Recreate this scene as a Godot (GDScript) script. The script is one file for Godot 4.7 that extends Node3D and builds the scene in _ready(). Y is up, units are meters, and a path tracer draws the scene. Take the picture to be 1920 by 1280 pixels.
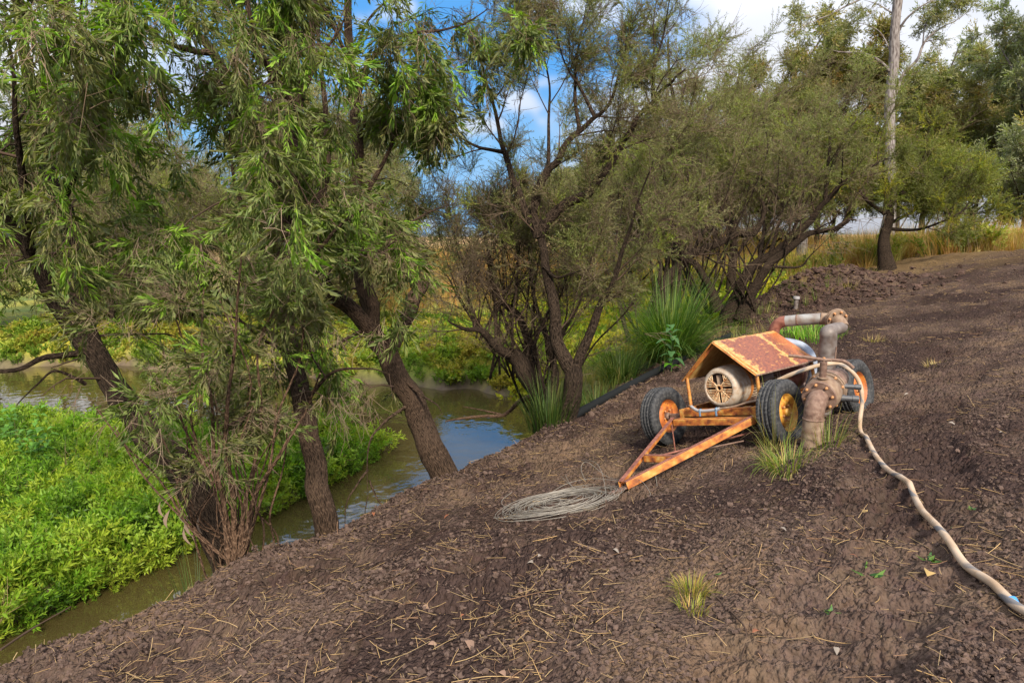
extends Node3D

# Camera of the photograph, shared by the helpers that turn a measured sight line and a distance into a place.
const FOCAL := 1280.0
const PITCH := 0.1553
const EYE := Vector3(0.0, 1.65, 0.0)
const WATER := -2.3

var rng := RandomNumberGenerator.new()
var M := {}
var names := {}
var crest := PackedVector2Array()
var island := PackedVector2Array()
var noise_a := FastNoiseLite.new()
var noise_b := FastNoiseLite.new()
var noise_lump := FastNoiseLite.new()
var noise_clod := FastNoiseLite.new()
var SPRAY := {}


func _ready() -> void:
	# ---- camera, sky, sun, exposure
	var cam := Camera3D.new()
	cam.name = "camera"
	cam.fov = 53.13
	cam.near = 0.05
	cam.far = 900.0
	cam.position = EYE
	cam.rotation = Vector3(-PITCH, 0, 0)
	add_child(cam)
	cam.current = true
	var env := Environment.new()
	env.background_mode = Environment.BG_SKY
	env.tonemap_mode = Environment.TONE_MAPPER_LINEAR
	env.tonemap_exposure = 2.4
	env.background_energy_multiplier = 0.62
	env.sdfgi_enabled = true
	env.ssao_enabled = true
	env.ssil_enabled = true
	var sky := Sky.new()
	var pano := PanoramaSkyMaterial.new()
	pano.panorama = sky_picture()
	sky.sky_material = pano
	env.sky = sky
	var we := WorldEnvironment.new()
	we.name = "world_environment"
	we.environment = env
	add_child(we)
	var sun := DirectionalLight3D.new()
	sun.name = "sun"
	sun.light_energy = 1.1
	sun.light_color = Color(1.0, 0.95, 0.86)
	sun.light_angular_distance = 10.0
	sun.shadow_enabled = true
	sun.rotation = Vector3(deg_to_rad(-37), deg_to_rad(14), 0)
	add_child(sun)

	rng.seed = 77
	setup_noise()
	make_materials()
	make_sprays()
	# ---- setting
	build_ground()
	build_water()
	# ---- vegetation
	build_near_trees()
	build_right_trees()
	build_far_trees()
	build_weeds()
	build_grass()
	# ---- machine and pipes
	build_trailer()
	build_pipes()
	build_hose_and_wire()
	# ---- small things on the dirt
	build_litter()


func sky_picture() -> ImageTexture:
	# broken cloud: white to pale grey masses with blue between them
	var w := 1024
	var h := 512
	var n := FastNoiseLite.new()
	n.seed = 11
	n.noise_type = FastNoiseLite.TYPE_SIMPLEX_SMOOTH
	n.frequency = 1.5
	n.fractal_type = FastNoiseLite.FRACTAL_FBM
	n.fractal_octaves = 5
	n.fractal_gain = 0.52
	var im := Image.create(w, h, false, Image.FORMAT_RGBF)
	var gap := Vector3(sin(deg_to_rad(-11.0)), 0.19, -cos(deg_to_rad(-11.0))).normalized()
	var gap2 := Vector3(sin(deg_to_rad(-35.0)), 0.15, -cos(deg_to_rad(-35.0))).normalized()
	var gap4 := Vector3(sin(deg_to_rad(-2.0)), 0.33, -cos(deg_to_rad(-2.0))).normalized()
	var gap3 := Vector3(sin(deg_to_rad(165.0)), 0.4, -cos(deg_to_rad(165.0))).normalized()
	for j in h:
		var el := PI * 0.5 - PI * (j + 0.5) / h
		var y := sin(el)
		var c := cos(el)
		for i in w:
			# the first column of a panorama looks along -z
			var az := TAU * (i + 0.5) / w
			var d := Vector3(sin(az) * c, y, -cos(az) * c)
			var col: Vector3
			if y < -0.02:
				col = Vector3(0.20, 0.19, 0.16)
			else:
				var q := d / (0.32 + maxf(y, 0.0)) * 0.8
				var v := n.get_noise_3d(q.x, q.y * 0.6, q.z)
				var fine := n.get_noise_3d(q.x * 3.1 + 7.0, q.y * 2.0, q.z * 3.1)
				var clear := smoothstep(0.975, 0.997, d.dot(gap2)) * 0.6 + smoothstep(0.93, 0.99, d.dot(gap3)) * 0.8
				var open := maxf(smoothstep(0.925, 0.975, d.dot(gap) - 0.035 * (v + 0.5 * fine)), smoothstep(0.955, 0.985, d.dot(gap4) - 0.03 * (v + 0.5 * fine)))
				var cover := smoothstep(-0.22, 0.20, v + 0.25 * fine + 0.68 - clear)
				cover *= 1.0 - open * clampf(0.96 - 0.5 * maxf(fine, 0.0) - 0.25 * maxf(v, 0.0), 0.6, 1.0)
				cover = maxf(cover, smoothstep(0.0, 0.45, fine) * 0.75)
				var blue := Vector3(0.17, 0.40, 0.68).lerp(Vector3(0.06, 0.28, 0.64), smoothstep(0.10, 0.24, y)).lerp(Vector3(0.035, 0.15, 0.50), smoothstep(0.24, 0.8, y))
				var shade := clampf(0.5 + v * 0.5 + fine * 0.35, 0.0, 1.0)
				var white := Vector3(0.40, 0.425, 0.50).lerp(Vector3(0.64, 0.65, 0.68), shade)
				# an overcast sky is about three times as bright overhead as at the horizon
				white *= 0.75 + 2.0 * y
				col = blue.lerp(white, cover)
			im.set_pixel(i, j, Color(col.x, col.y, col.z))
	return ImageTexture.create_from_image(im)


func setup_noise() -> void:
	noise_a.seed = 3
	noise_a.noise_type = FastNoiseLite.TYPE_SIMPLEX_SMOOTH
	noise_a.frequency = 1.0
	noise_a.fractal_octaves = 3
	noise_b.seed = 9
	noise_b.noise_type = FastNoiseLite.TYPE_SIMPLEX_SMOOTH
	noise_b.frequency = 1.0
	noise_b.fractal_type = FastNoiseLite.FRACTAL_NONE
	noise_lump.seed = 21
	noise_lump.noise_type = FastNoiseLite.TYPE_CELLULAR
	noise_lump.frequency = 1.0
	noise_lump.fractal_type = FastNoiseLite.FRACTAL_NONE
	noise_lump.cellular_return_type = FastNoiseLite.RETURN_DISTANCE
	noise_clod.seed = 33
	noise_clod.noise_type = FastNoiseLite.TYPE_CELLULAR
	noise_clod.frequency = 1.0
	noise_clod.fractal_type = FastNoiseLite.FRACTAL_NONE
	noise_clod.cellular_return_type = FastNoiseLite.RETURN_DISTANCE
	crest = PackedVector2Array([Vector2(-9.5, 9.0), Vector2(-6.6, 3.0), Vector2(-5.0, -0.5), Vector2(-3.9, -2.4), Vector2(-3.08, -3.74), Vector2(-2.4, -5.0), Vector2(-1.55, -5.95), Vector2(-0.55, -7.6), Vector2(0.35, -9.0), Vector2(1.35, -10.1), Vector2(2.2, -11.5), Vector2(3.4, -13.0), Vector2(5.0, -15.4), Vector2(7.0, -17.6), Vector2(9.6, -20.6), Vector2(14.0, -26.0), Vector2(24.0, -40.0), Vector2(60.0, -90.0)])
	island = PackedVector2Array([Vector2(-7.2, -2.0), Vector2(-6.0, -4.6), Vector2(-5.1, -6.2), Vector2(-4.2, -7.9), Vector2(-3.4, -9.5), Vector2(-2.75, -10.9), Vector2(-2.35, -12.0), Vector2(-3.2, -12.7), Vector2(-4.6, -12.4), Vector2(-7.0, -12.6), Vector2(-9.5, -13.4), Vector2(-14.0, -13.2), Vector2(-20.0, -9.0), Vector2(-16.0, -2.0)])


# ---------------------------------------------------------------- places
func at(px: float, py: float, t: float) -> Vector3:
	var dx := (px - 960.0) / FOCAL
	var dy := (640.0 - py) / FOCAL
	return EYE + t * Vector3(dx, -sin(PITCH) + dy * cos(PITCH), -cos(PITCH) - dy * sin(PITCH))


func on_ground(px: float, py: float, start := 2.0) -> Vector3:
	var t := start
	var before := t
	while t < 120.0:
		var p := at(px, py, t)
		if p.y < gh(p.x, p.z):
			var lo := before
			var hi := t
			for k in 12:
				var mid := (lo + hi) * 0.5
				var q := at(px, py, mid)
				if q.y < gh(q.x, q.z):
					hi = mid
				else:
					lo = mid
			return at(px, py, hi)
		before = t
		t *= 1.03
	return at(px, py, 100.0)


func crest_side(x: float, z: float) -> float:
	var p := Vector2(x, z)
	var best := 1e12
	var sg := 1.0
	for i in crest.size() - 1:
		var a := crest[i]
		var ab := crest[i + 1] - a
		var ap := p - a
		var d := ap - ab * clampf(ap.dot(ab) / ab.length_squared(), 0.0, 1.0)
		var l := d.length_squared()
		if l < best:
			best = l
			sg = ab.cross(ap)
	return sqrt(best) if sg > 0.0 else -sqrt(best)


func island_depth(x: float, z: float) -> float:
	var p := Vector2(x, z)
	var best := 1e12
	var n := island.size()
	for i in n:
		var a := island[i]
		var ab := island[(i + 1) % n] - a
		var ap := p - a
		var d := ap - ab * clampf(ap.dot(ab) / ab.length_squared(), 0.0, 1.0)
		best = minf(best, d.length_squared())
	return sqrt(best) if Geometry2D.is_point_in_polygon(p, island) else -sqrt(best)


func dirt_h(x: float, z: float) -> float:
	var xs := x if x < 14.0 else 14.0 + (x - 14.0) * 0.1
	var zc := maxf(z, -45.0)
	var zz := zc if zc > -9.0 else -9.0 + (zc + 9.0) * 0.36
	var h := 0.123 + 0.2 * xs + 0.139 * zz
	h += 0.62 * exp(-(pow((x - 8.2) / 1.5, 2.0) + pow((z + 18.2) / 1.3, 2.0)))
	h += 0.35 * exp(-(pow((x - 6.6) / 1.0, 2.0) + pow((z + 16.8) / 0.9, 2.0)))
	return h


func far_bank(x: float) -> float:
	if x < -12.0:
		return -20.0 + (-12.0 - x) * 0.1
	if x < -0.8:
		return lerpf(-20.0, -16.4, (x + 12.0) / 11.2)
	if x < 0.6:
		return lerpf(-16.4, -15.6, (x + 0.8) / 1.4)
	return -15.6 + (x - 0.6) * 4.2


func low_h(x: float, z: float) -> float:
	var field := -1.62 + 0.03 * clampf(-z - 17.0, 0.0, 60.0) + 0.10 * clampf(x - 3.0, 0.0, 14.0)
	field += 0.10 * noise_a.get_noise_2d(x * 0.25, z * 0.25)
	var b := far_bank(x) - z + 0.35 * noise_b.get_noise_2d(x * 0.7, z * 0.7)
	var h := lerpf(-3.0, field, smoothstep(-0.4, 1.5, b))
	if x < -2.0 and z > -14.5:
		h = maxf(h, lerpf(-3.0, -2.14, smoothstep(-0.4, 0.25, island_depth(x, z) + 0.12 * noise_b.get_noise_2d(x * 1.6, z * 1.6))))
	return h


func gh(x: float, z: float) -> float:
	return ground_at(x, z, crest_side(x, z))


func ground_at(x: float, z: float, s: float) -> float:
	var d := dirt_h(x, z)
	if s >= 0.0:
		return d
	var width := 1.75 + 2.2 * smoothstep(-10.0, -14.0, z)
	var k := clampf(-s / width, 0.0, 1.0)
	return lerpf(d, low_h(x, z), k * k * (3.0 - 2.0 * k) * 0.35 + k * 0.65)


func relief(x: float, z: float, s: float) -> float:
	# broken soil: swells, clods and crumbs, roughest along the crest; two ribbed wheel tracks
	var rough := 1.0 + 0.9 * exp(-pow((s - 0.15) / 0.55, 2.0)) + 1.6 * exp(-(pow((x - 7.6) / 2.2, 2.0) + pow((z + 17.6) / 1.8, 2.0)))
	var h := 0.055 * noise_a.get_noise_2d(x * 0.8, z * 0.8) + 0.022 * noise_b.get_noise_2d(x * 3.1, z * 3.1)
	var patch := clampf(0.62 + 1.5 * noise_a.get_noise_2d(x * 0.55 + 40.0, z * 0.55), 0.12, 1.35)
	h -= 0.036 * noise_lump.get_noise_2d(x * 5.5, z * 5.5) * rough * patch
	h -= 0.030 * noise_clod.get_noise_2d(x * 14.0, z * 14.0) * rough * patch
	h += (0.009 * noise_b.get_noise_2d(x * 17.0, z * 17.0) + 0.007 * noise_b.get_noise_2d(x * 33.0, z * 33.0)) * rough
	for c in [0.95, 2.35, 4.4]:
		var off := absf(s - c - 0.12 * noise_b.get_noise_2d(x * 0.5, z * 0.5))
		if off < 0.42 and z > -11.0:
			var along := x * 0.5 - z * 0.86
			var on := smoothstep(0.42, 0.28, off) * clampf(0.7 + 1.3 * noise_b.get_noise_2d(along * 0.7, c * 9.0), 0.0, 1.0)
			h += on * (-0.045 + 0.038 * sin(along * 27.0 + off * 2.0))
	return h


func rnd(a: float, b: float) -> float:
	return rng.randf_range(a, b)


func rvec() -> Vector3:
	return Vector3(rng.randf_range(-1, 1), rng.randf_range(-1, 1), rng.randf_range(-1, 1))


# ---------------------------------------------------------------- naming
func numbered(called: String) -> String:
	var k: int = names.get(called, 0)
	names[called] = k + 1
	return called if k == 0 else "%s_%03d" % [called, k]


func thing(called: String, label: String, category: String, group := "", where := Vector3.ZERO) -> Node3D:
	var o := Node3D.new()
	o.name = numbered(called)
	o.position = where
	add_child(o)
	tag(o, label, category, group)
	return o


func tag(o: Node3D, label: String, category: String, group := "") -> void:
	o.set_meta("label", label)
	if category != "":
		o.set_meta("category", category)
	if group != "":
		o.set_meta("group", group)


func kind(o: Node3D, k: String) -> Node3D:
	o.set_meta("kind", k)
	return o


func put(called: String, b: MB, mat: Material, parent: Node = self) -> MeshInstance3D:
	var o := MeshInstance3D.new()
	o.mesh = b.mesh()
	o.material_override = mat
	if parent == self:
		o.name = numbered(called)
		add_child(o)
	else:
		var k := 0
		var n := called
		while parent.has_node(n):
			k += 1
			n = "%s_%03d" % [called, k]
		o.name = n
		parent.add_child(o)
	return o


func many(called: String, mesh: Mesh, mat: Material, where: Array, tint: Array, parent: Node = self) -> MultiMeshInstance3D:
	var mm := MultiMesh.new()
	mm.transform_format = MultiMesh.TRANSFORM_3D
	mm.use_colors = true
	mm.mesh = mesh
	mm.instance_count = where.size()
	for i in where.size():
		mm.set_instance_transform(i, where[i])
		mm.set_instance_color(i, tint[i])
	var o := MultiMeshInstance3D.new()
	o.multimesh = mm
	o.material_override = mat
	var n := called
	var k := 0
	while parent.has_node(n):
		k += 1
		n = "%s_%03d" % [called, k]
	o.name = n
	o.set_meta("kind", "stuff")
	parent.add_child(o)
	return o


# ---------------------------------------------------------------- mesh builder
class MB:
	var v := PackedVector3Array()
	var n := PackedVector3Array()
	var u := PackedVector2Array()
	var c := PackedColorArray()
	var i := PackedInt32Array()

	func mesh() -> ArrayMesh:
		var a := []
		a.resize(Mesh.ARRAY_MAX)
		a[Mesh.ARRAY_VERTEX] = v
		a[Mesh.ARRAY_NORMAL] = n
		a[Mesh.ARRAY_TEX_UV] = u
		a[Mesh.ARRAY_COLOR] = c
		a[Mesh.ARRAY_INDEX] = i
		var m := ArrayMesh.new()
		m.add_surface_from_arrays(Mesh.PRIMITIVE_TRIANGLES, a)
		return m

	func add(p: Vector3, nn: Vector3, uv := Vector2.ZERO, col := Color.WHITE) -> int:
		v.append(p)
		n.append(nn)
		u.append(uv)
		c.append(col)
		return v.size() - 1

	func face(pts: Array, col := Color.WHITE) -> void:
		# a flat polygon, corners counter-clockwise seen from outside
		var nn: Vector3 = (pts[1] - pts[0]).cross(pts[2] - pts[0]).normalized()
		var first := v.size()
		for p in pts:
			add(p, nn, Vector2(p.x + p.y * 0.3, p.z + p.y * 0.7), col)
		for k in range(1, pts.size() - 1):
			i.append_array([first, first + k + 1, first + k])

	func box(t: Transform3D, size: Vector3, cut := 0.004, col := Color.WHITE) -> void:
		# a box with its edges chamfered
		var h := size * 0.5
		cut = minf(cut, minf(h.x, minf(h.y, h.z)) * 0.8)
		for ax in 3:
			for s in [-1.0, 1.0]:
				var b := (ax + 1) % 3
				var d := (ax + 2) % 3
				var q := []
				for m in [[-1, -1], [1, -1], [1, 1], [-1, 1]]:
					var p := Vector3.ZERO
					p[ax] = s * h[ax]
					p[b] = m[0] * (h[b] - cut)
					p[d] = m[1] * (h[d] - cut)
					q.append(t * p)
				if s < 0:
					q.reverse()
				face(q, col)
		for ax in 3:
			var b := (ax + 1) % 3
			var d := (ax + 2) % 3
			for m in [[-1, -1], [1, -1], [1, 1], [-1, 1]]:
				var q := []
				for e in [[0, -1], [0, 1], [1, 1], [1, -1]]:
					var p := Vector3.ZERO
					p[ax] = e[1] * (h[ax] - cut)
					p[b] = m[0] * (h[b] - (cut if e[0] else 0.0))
					p[d] = m[1] * (h[d] - (0.0 if e[0] else cut))
					q.append(t * p)
				var out := Vector3.ZERO
				out[b] = m[0]
				out[d] = m[1]
				if (q[1] - q[0]).cross(q[2] - q[0]).dot(t.basis * out) < 0:
					q.reverse()
				face(q, col)

	func bar(a: Vector3, b: Vector3, w: float, h: float, up := Vector3.UP, cut := 0.004) -> void:
		var y := (b - a).normalized()
		var x := y.cross(up).normalized()
		var z := x.cross(y)
		box(Transform3D(Basis(x, y, z), (a + b) * 0.5), Vector3(w, (b - a).length(), h), cut)

	func tube(pts: PackedVector3Array, rad: PackedFloat32Array, sides := 8, bumps: FastNoiseLite = null, amount := 0.0, caps := true, col := Color.WHITE) -> void:
		var count := pts.size()
		var side := Vector3.ZERO
		var first := v.size()
		var along := 0.0
		for k in count:
			var d := (pts[mini(k + 1, count - 1)] - pts[maxi(k - 1, 0)]).normalized()
			if k == 0:
				side = d.cross(Vector3(0.31, 0.2, 0.93)).normalized()
				if side.length() < 0.5:
					side = d.cross(Vector3.RIGHT).normalized()
			else:
				along += pts[k].distance_to(pts[k - 1])
			side = (side - d * side.dot(d)).normalized()
			var other := d.cross(side)
			for s in sides + 1:
				var a := TAU * s / sides
				var o := side * cos(a) + other * sin(a)
				var r := rad[k]
				if bumps:
					var q := pts[k] + o * r
					r *= 1.0 + amount * bumps.get_noise_3d(q.x * 7.0, q.y * 2.4, q.z * 7.0) + amount * 0.6 * bumps.get_noise_3d(q.x * 22.0, q.y * 6.0, q.z * 22.0)
				add(pts[k] + o * r, o, Vector2(float(s) / sides * TAU * rad[0], along), col)
		var row := sides + 1
		for k in count - 1:
			for s in sides:
				var a := first + k * row + s
				i.append_array([a, a + row, a + 1, a + 1, a + row, a + row + 1])
		if caps:
			for e in [0, count - 1]:
				var d := (pts[1] - pts[0]).normalized() * -1.0 if e == 0 else (pts[count - 1] - pts[count - 2]).normalized()
				var mid := add(pts[e], d, Vector2.ZERO, col)
				var base := v.size()
				for s in sides + 1:
					add(v[first + e * row + s], d, Vector2.ZERO, col)
				for s in sides:
					if e == 0:
						i.append_array([mid, base + s, base + s + 1])
					else:
						i.append_array([mid, base + s + 1, base + s])

	func lathe(t: Transform3D, profile: PackedVector2Array, segs := 24, smooth := false, col := Color.WHITE) -> void:
		# profile (radius, height) spun about the local y axis; runs upwards on the outside
		for k in profile.size() - 1:
			var p := profile[k]
			var q := profile[k + 1]
			var nn := Vector2(q.y - p.y, p.x - q.x).normalized()
			var np := nn
			var nq := nn
			if smooth:
				if k > 0:
					var e := p - profile[k - 1]
					np = (nn + Vector2(e.y, -e.x).normalized()).normalized()
				if k + 2 < profile.size():
					var e := profile[k + 2] - q
					nq = (nn + Vector2(e.y, -e.x).normalized()).normalized()
			var first := v.size()
			for s in segs + 1:
				var a := TAU * s / segs
				var ca := cos(a)
				var sa := sin(a)
				add(t * Vector3(p.x * ca, p.y, p.x * sa), (t.basis * Vector3(np.x * ca, np.y, np.x * sa)).normalized(), Vector2(float(s) / segs, float(k)), col)
				add(t * Vector3(q.x * ca, q.y, q.x * sa), (t.basis * Vector3(nq.x * ca, nq.y, nq.x * sa)).normalized(), Vector2(float(s) / segs, float(k + 1)), col)
			for s in segs:
				var a := first + s * 2
				i.append_array([a, a + 2, a + 1, a + 1, a + 2, a + 3])

	func leaf(p: Vector3, d: Vector3, side: Vector3, length: float, width: float, bend: float, col: Color, soft := Vector3.ZERO) -> void:
		# a lance-shaped leaf: four corners folded along its midrib
		var nn := side.cross(d).normalized()
		var m := p + d * length * 0.42 + nn * bend * length * 0.4
		var tip := p + d * length - nn * bend * length * 0.5
		var ns := (nn + soft).normalized()
		var first := v.size()
		add(p, ns, Vector2(0.5, 0), col)
		add(m - side * width * 0.5, ns, Vector2(0, 0.45), col)
		add(tip, ns, Vector2(0.5, 1), col)
		add(m + side * width * 0.5, ns, Vector2(1, 0.45), col)
		i.append_array([first, first + 1, first + 2, first, first + 2, first + 3])


func curve(pts: Array, steps := 5) -> PackedVector3Array:
	# Catmull-Rom through the given points
	var out := PackedVector3Array()
	var n := pts.size()
	for k in n - 1:
		var a: Vector3 = pts[maxi(k - 1, 0)]
		var b: Vector3 = pts[k]
		var c: Vector3 = pts[k + 1]
		var d: Vector3 = pts[mini(k + 2, n - 1)]
		for s in steps:
			out.append(b.cubic_interpolate(c, a, d, float(s) / steps))
	out.append(pts[n - 1])
	return out


func radii(n: int, r0: float, r1: float, power := 1.0) -> PackedFloat32Array:
	var out := PackedFloat32Array()
	for k in n:
		out.append(lerpf(r0, r1, pow(float(k) / maxi(n - 1, 1), power)))
	return out


# ---------------------------------------------------------------- materials
func ramp(stops: Array) -> Gradient:
	# stops: [offset, linear colour]
	var g := Gradient.new()
	var o := PackedFloat32Array()
	var c := PackedColorArray()
	for s in stops:
		o.append(s[0])
		var k: Color = s[1]
		c.append(k.linear_to_srgb())
	g.offsets = o
	g.colors = c
	return g


func noise_tex(freq: float, octaves: int, seed_: int, stops: Array, size := 512, type := FastNoiseLite.TYPE_SIMPLEX_SMOOTH, ridged := false) -> NoiseTexture2D:
	var f := FastNoiseLite.new()
	f.noise_type = type
	f.seed = seed_
	f.frequency = freq
	f.fractal_octaves = octaves
	f.fractal_type = FastNoiseLite.FRACTAL_RIDGED if ridged else FastNoiseLite.FRACTAL_FBM
	if type == FastNoiseLite.TYPE_CELLULAR:
		f.cellular_return_type = FastNoiseLite.RETURN_DISTANCE
	var t := NoiseTexture2D.new()
	t.width = size
	t.height = size
	t.seamless = true
	t.normalize = true
	t.noise = f
	if stops.size():
		t.color_ramp = ramp(stops)
	return t


func lin(r: float, g: float, b: float) -> Color:
	return Color(r, g, b)


func srgb(r: float, g: float, b: float) -> Color:
	return Color(r, g, b).linear_to_srgb()


func mat(called: String, rough: float, albedo := Color.WHITE) -> StandardMaterial3D:
	var m := StandardMaterial3D.new()
	m.resource_name = called
	m.roughness = rough
	m.albedo_color = albedo
	M[called] = m
	return m


func tri(m: StandardMaterial3D, scale: float, world := false) -> StandardMaterial3D:
	m.uv1_triplanar = true
	m.uv1_world_triplanar = world
	m.uv1_scale = Vector3.ONE * scale
	return m


func make_materials() -> void:
	var m := tri(mat("soil", 0.95), 0.9, true)
	m.vertex_color_use_as_albedo = true
	m.albedo_texture = noise_tex(0.045, 5, 5, [[0.0, lin(0.25, 0.24, 0.23)], [0.38, lin(0.72, 0.72, 0.72)], [0.62, lin(1.0, 1.0, 1.0)], [0.8, lin(1.35, 1.32, 1.3)], [1.0, lin(2.2, 2.1, 2.0)]])
	m.heightmap_enabled = true
	m.heightmap_texture = noise_tex(0.075, 3, 8, [], 512, FastNoiseLite.TYPE_CELLULAR)
	m.heightmap_flip_texture = true
	m.heightmap_scale = 4.0
	m.metallic_specular = 0.1
	m = tri(mat("field", 0.95), 0.5, true)
	m.vertex_color_use_as_albedo = true
	m.albedo_texture = noise_tex(0.04, 5, 15, [[0.0, lin(0.5, 0.5, 0.5)], [0.6, lin(1, 1, 1)], [1.0, lin(1.3, 1.3, 1.2)]], 256)
	m = mat("clod", 0.95)
	m.vertex_color_use_as_albedo = true
	m.metallic_specular = 0.25
	m = mat("water", 0.03, srgb(0.046, 0.036, 0.013))
	m.metallic_specular = 0.8
	tri(m, 0.35, true)
	m.heightmap_enabled = true
	m.heightmap_texture = noise_tex(0.012, 3, 4, [], 512)
	m.heightmap_scale = 0.5
	# barks
	for k in [["bark_mid", lin(0.014, 0.010, 0.007), lin(0.055, 0.036, 0.026), lin(0.125, 0.085, 0.06)], ["bark_dark", lin(0.008, 0.006, 0.005), lin(0.034, 0.024, 0.018), lin(0.082, 0.058, 0.043)], ["bark_gum", lin(0.07, 0.057, 0.055), lin(0.165, 0.145, 0.14), lin(0.25, 0.23, 0.225)], ["bark_brown", lin(0.03, 0.018, 0.012), lin(0.10, 0.06, 0.04), lin(0.19, 0.125, 0.085)]]:
		m = mat(k[0], 0.92)
		m.albedo_texture = noise_tex(0.020, 5, 31, [[0.1, k[1]], [0.5, k[2]], [0.95, k[3]]], 256, FastNoiseLite.TYPE_SIMPLEX_SMOOTH, k[0] != "bark_gum")
		m.uv1_scale = Vector3(4.0, 1.7, 1.0) if k[0] != "bark_gum" else Vector3(1.2, 0.5, 1.0)
		m.heightmap_enabled = true
		m.heightmap_texture = noise_tex(0.020, 5, 31, [], 256, FastNoiseLite.TYPE_SIMPLEX_SMOOTH, k[0] != "bark_gum")
		m.heightmap_scale = 3.0 if k[0] != "bark_gum" else 0.8
		m.metallic_specular = 0.2
	m = mat("twig", 0.9, srgb(0.062, 0.041, 0.031))
	m.metallic_specular = 0.2
	m = mat("twig_tint", 0.9)
	m.vertex_color_use_as_albedo = true
	m.metallic_specular = 0.2
	m = mat("leaf", 0.5)
	m.vertex_color_use_as_albedo = true
	m.metallic_specular = 0.35
	m.backlight_enabled = true
	m.backlight = Color(0.88, 0.95, 0.5)
	m = mat("straw", 0.8)
	m.vertex_color_use_as_albedo = true
	m.backlight_enabled = true
	m.backlight = Color(0.3, 0.3, 0.25)
	# painted and rusted metal
	m = tri(mat("frame_paint", 0.6), 2.2)
	m.albedo_texture = noise_tex(0.0075, 5, 41, [[0.08, lin(0.11, 0.03, 0.014)], [0.26, lin(0.24, 0.068, 0.018)], [0.48, lin(0.36, 0.125, 0.024)], [0.72, lin(0.42, 0.20, 0.042)], [0.95, lin(0.46, 0.28, 0.095)]])
	m.heightmap_enabled = true
	m.heightmap_texture = noise_tex(0.05, 4, 42, [], 256)
	m.heightmap_scale = 0.15
	m = tri(mat("rust", 0.8), 3.0)
	m.albedo_texture = noise_tex(0.025, 5, 43, [[0.15, lin(0.075, 0.04, 0.03)], [0.5, lin(0.135, 0.078, 0.057)], [0.85, lin(0.20, 0.135, 0.105)]], 256)
	m.heightmap_enabled = true
	m.heightmap_texture = noise_tex(0.06, 4, 44, [], 256)
	m.heightmap_scale = 0.12
	m = tri(mat("rust_dusty", 0.85), 2.4)
	m.albedo_texture = noise_tex(0.018, 5, 45, [[0.2, lin(0.12, 0.07, 0.045)], [0.5, lin(0.18, 0.12, 0.083)], [0.8, lin(0.24, 0.175, 0.125)]], 256)
	m = tri(mat("rust_red", 0.75), 3.0)
	m.albedo_texture = noise_tex(0.02, 4, 46, [[0.2, lin(0.10, 0.032, 0.022)], [0.6, lin(0.18, 0.062, 0.042)], [0.9, lin(0.25, 0.11, 0.078)]], 256)
	m = tri(mat("galvanised", 0.55), 2.0)
	m.albedo_texture = noise_tex(0.015, 4, 47, [[0.15, lin(0.13, 0.07, 0.048)], [0.34, lin(0.19, 0.16, 0.145)], [0.6, lin(0.24, 0.235, 0.23)], [0.95, lin(0.33, 0.33, 0.33)]], 256)
	m.metallic = 0.25
	m = tri(mat("grey_steel", 0.6), 2.2)
	m.albedo_texture = noise_tex(0.015, 5, 48, [[0.15, lin(0.075, 0.05, 0.042)], [0.5, lin(0.12, 0.10, 0.095)], [0.9, lin(0.19, 0.165, 0.155)]], 256)
	m.metallic = 0.2
	m = tri(mat("cowl", 0.5), 2.2)
	m.albedo_texture = noise_tex(0.016, 5, 49, [[0.12, lin(0.30, 0.13, 0.05)], [0.3, lin(0.28, 0.20, 0.14)], [0.5, lin(0.35, 0.29, 0.235)], [0.9, lin(0.42, 0.37, 0.32)]])
	m = tri(mat("grille", 0.6), 3.0)
	m.albedo_texture = noise_tex(0.03, 4, 50, [[0.2, lin(0.32, 0.13, 0.05)], [0.5, lin(0.52, 0.34, 0.18)], [0.85, lin(0.6, 0.5, 0.36)]], 256)
	m = tri(mat("motor_body", 0.7), 2.5)
	m.albedo_texture = noise_tex(0.03, 4, 51, [[0.2, lin(0.10, 0.06, 0.04)], [0.5, lin(0.24, 0.18, 0.13)], [0.85, lin(0.4, 0.33, 0.26)]], 256)
	m = tri(mat("rim", 0.5), 4.0)
	m.albedo_texture = noise_tex(0.010, 4, 52, [[0.05, lin(0.14, 0.035, 0.012)], [0.25, lin(0.38, 0.13, 0.025)], [0.5, lin(0.50, 0.26, 0.035)], [0.9, lin(0.52, 0.32, 0.07)]], 256)
	m = tri(mat("rim_rusty", 0.6), 4.0)
	m.albedo_texture = noise_tex(0.010, 4, 53, [[0.1, lin(0.12, 0.03, 0.012)], [0.42, lin(0.30, 0.085, 0.02)], [0.7, lin(0.46, 0.14, 0.018)], [0.95, lin(0.48, 0.26, 0.06)]], 256)
	m = tri(mat("rubber", 0.75), 5.0)
	m.albedo_texture = noise_tex(0.02, 4, 54, [[0.2, lin(0.016, 0.017, 0.02)], [0.6, lin(0.035, 0.036, 0.04)], [0.95, lin(0.085, 0.08, 0.075)]], 256)
	m.metallic_specular = 0.4
	m = mat("dark_inside", 0.9, srgb(0.03, 0.015, 0.01))
	m = mat("poly_pipe", 0.7, srgb(0.008, 0.009, 0.010))
	m.metallic_specular = 0.25
	m = tri(mat("suction_hose", 0.5), 3.0)
	m.albedo_texture = noise_tex(0.02, 3, 55, [[0.1, lin(0.17, 0.20, 0.27)], [0.9, lin(0.30, 0.34, 0.43)]], 128)
	m = mat("conduit", 0.5, srgb(0.28, 0.27, 0.285))
	m = mat("clamp", 0.4, srgb(0.10, 0.17, 0.26))
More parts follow.
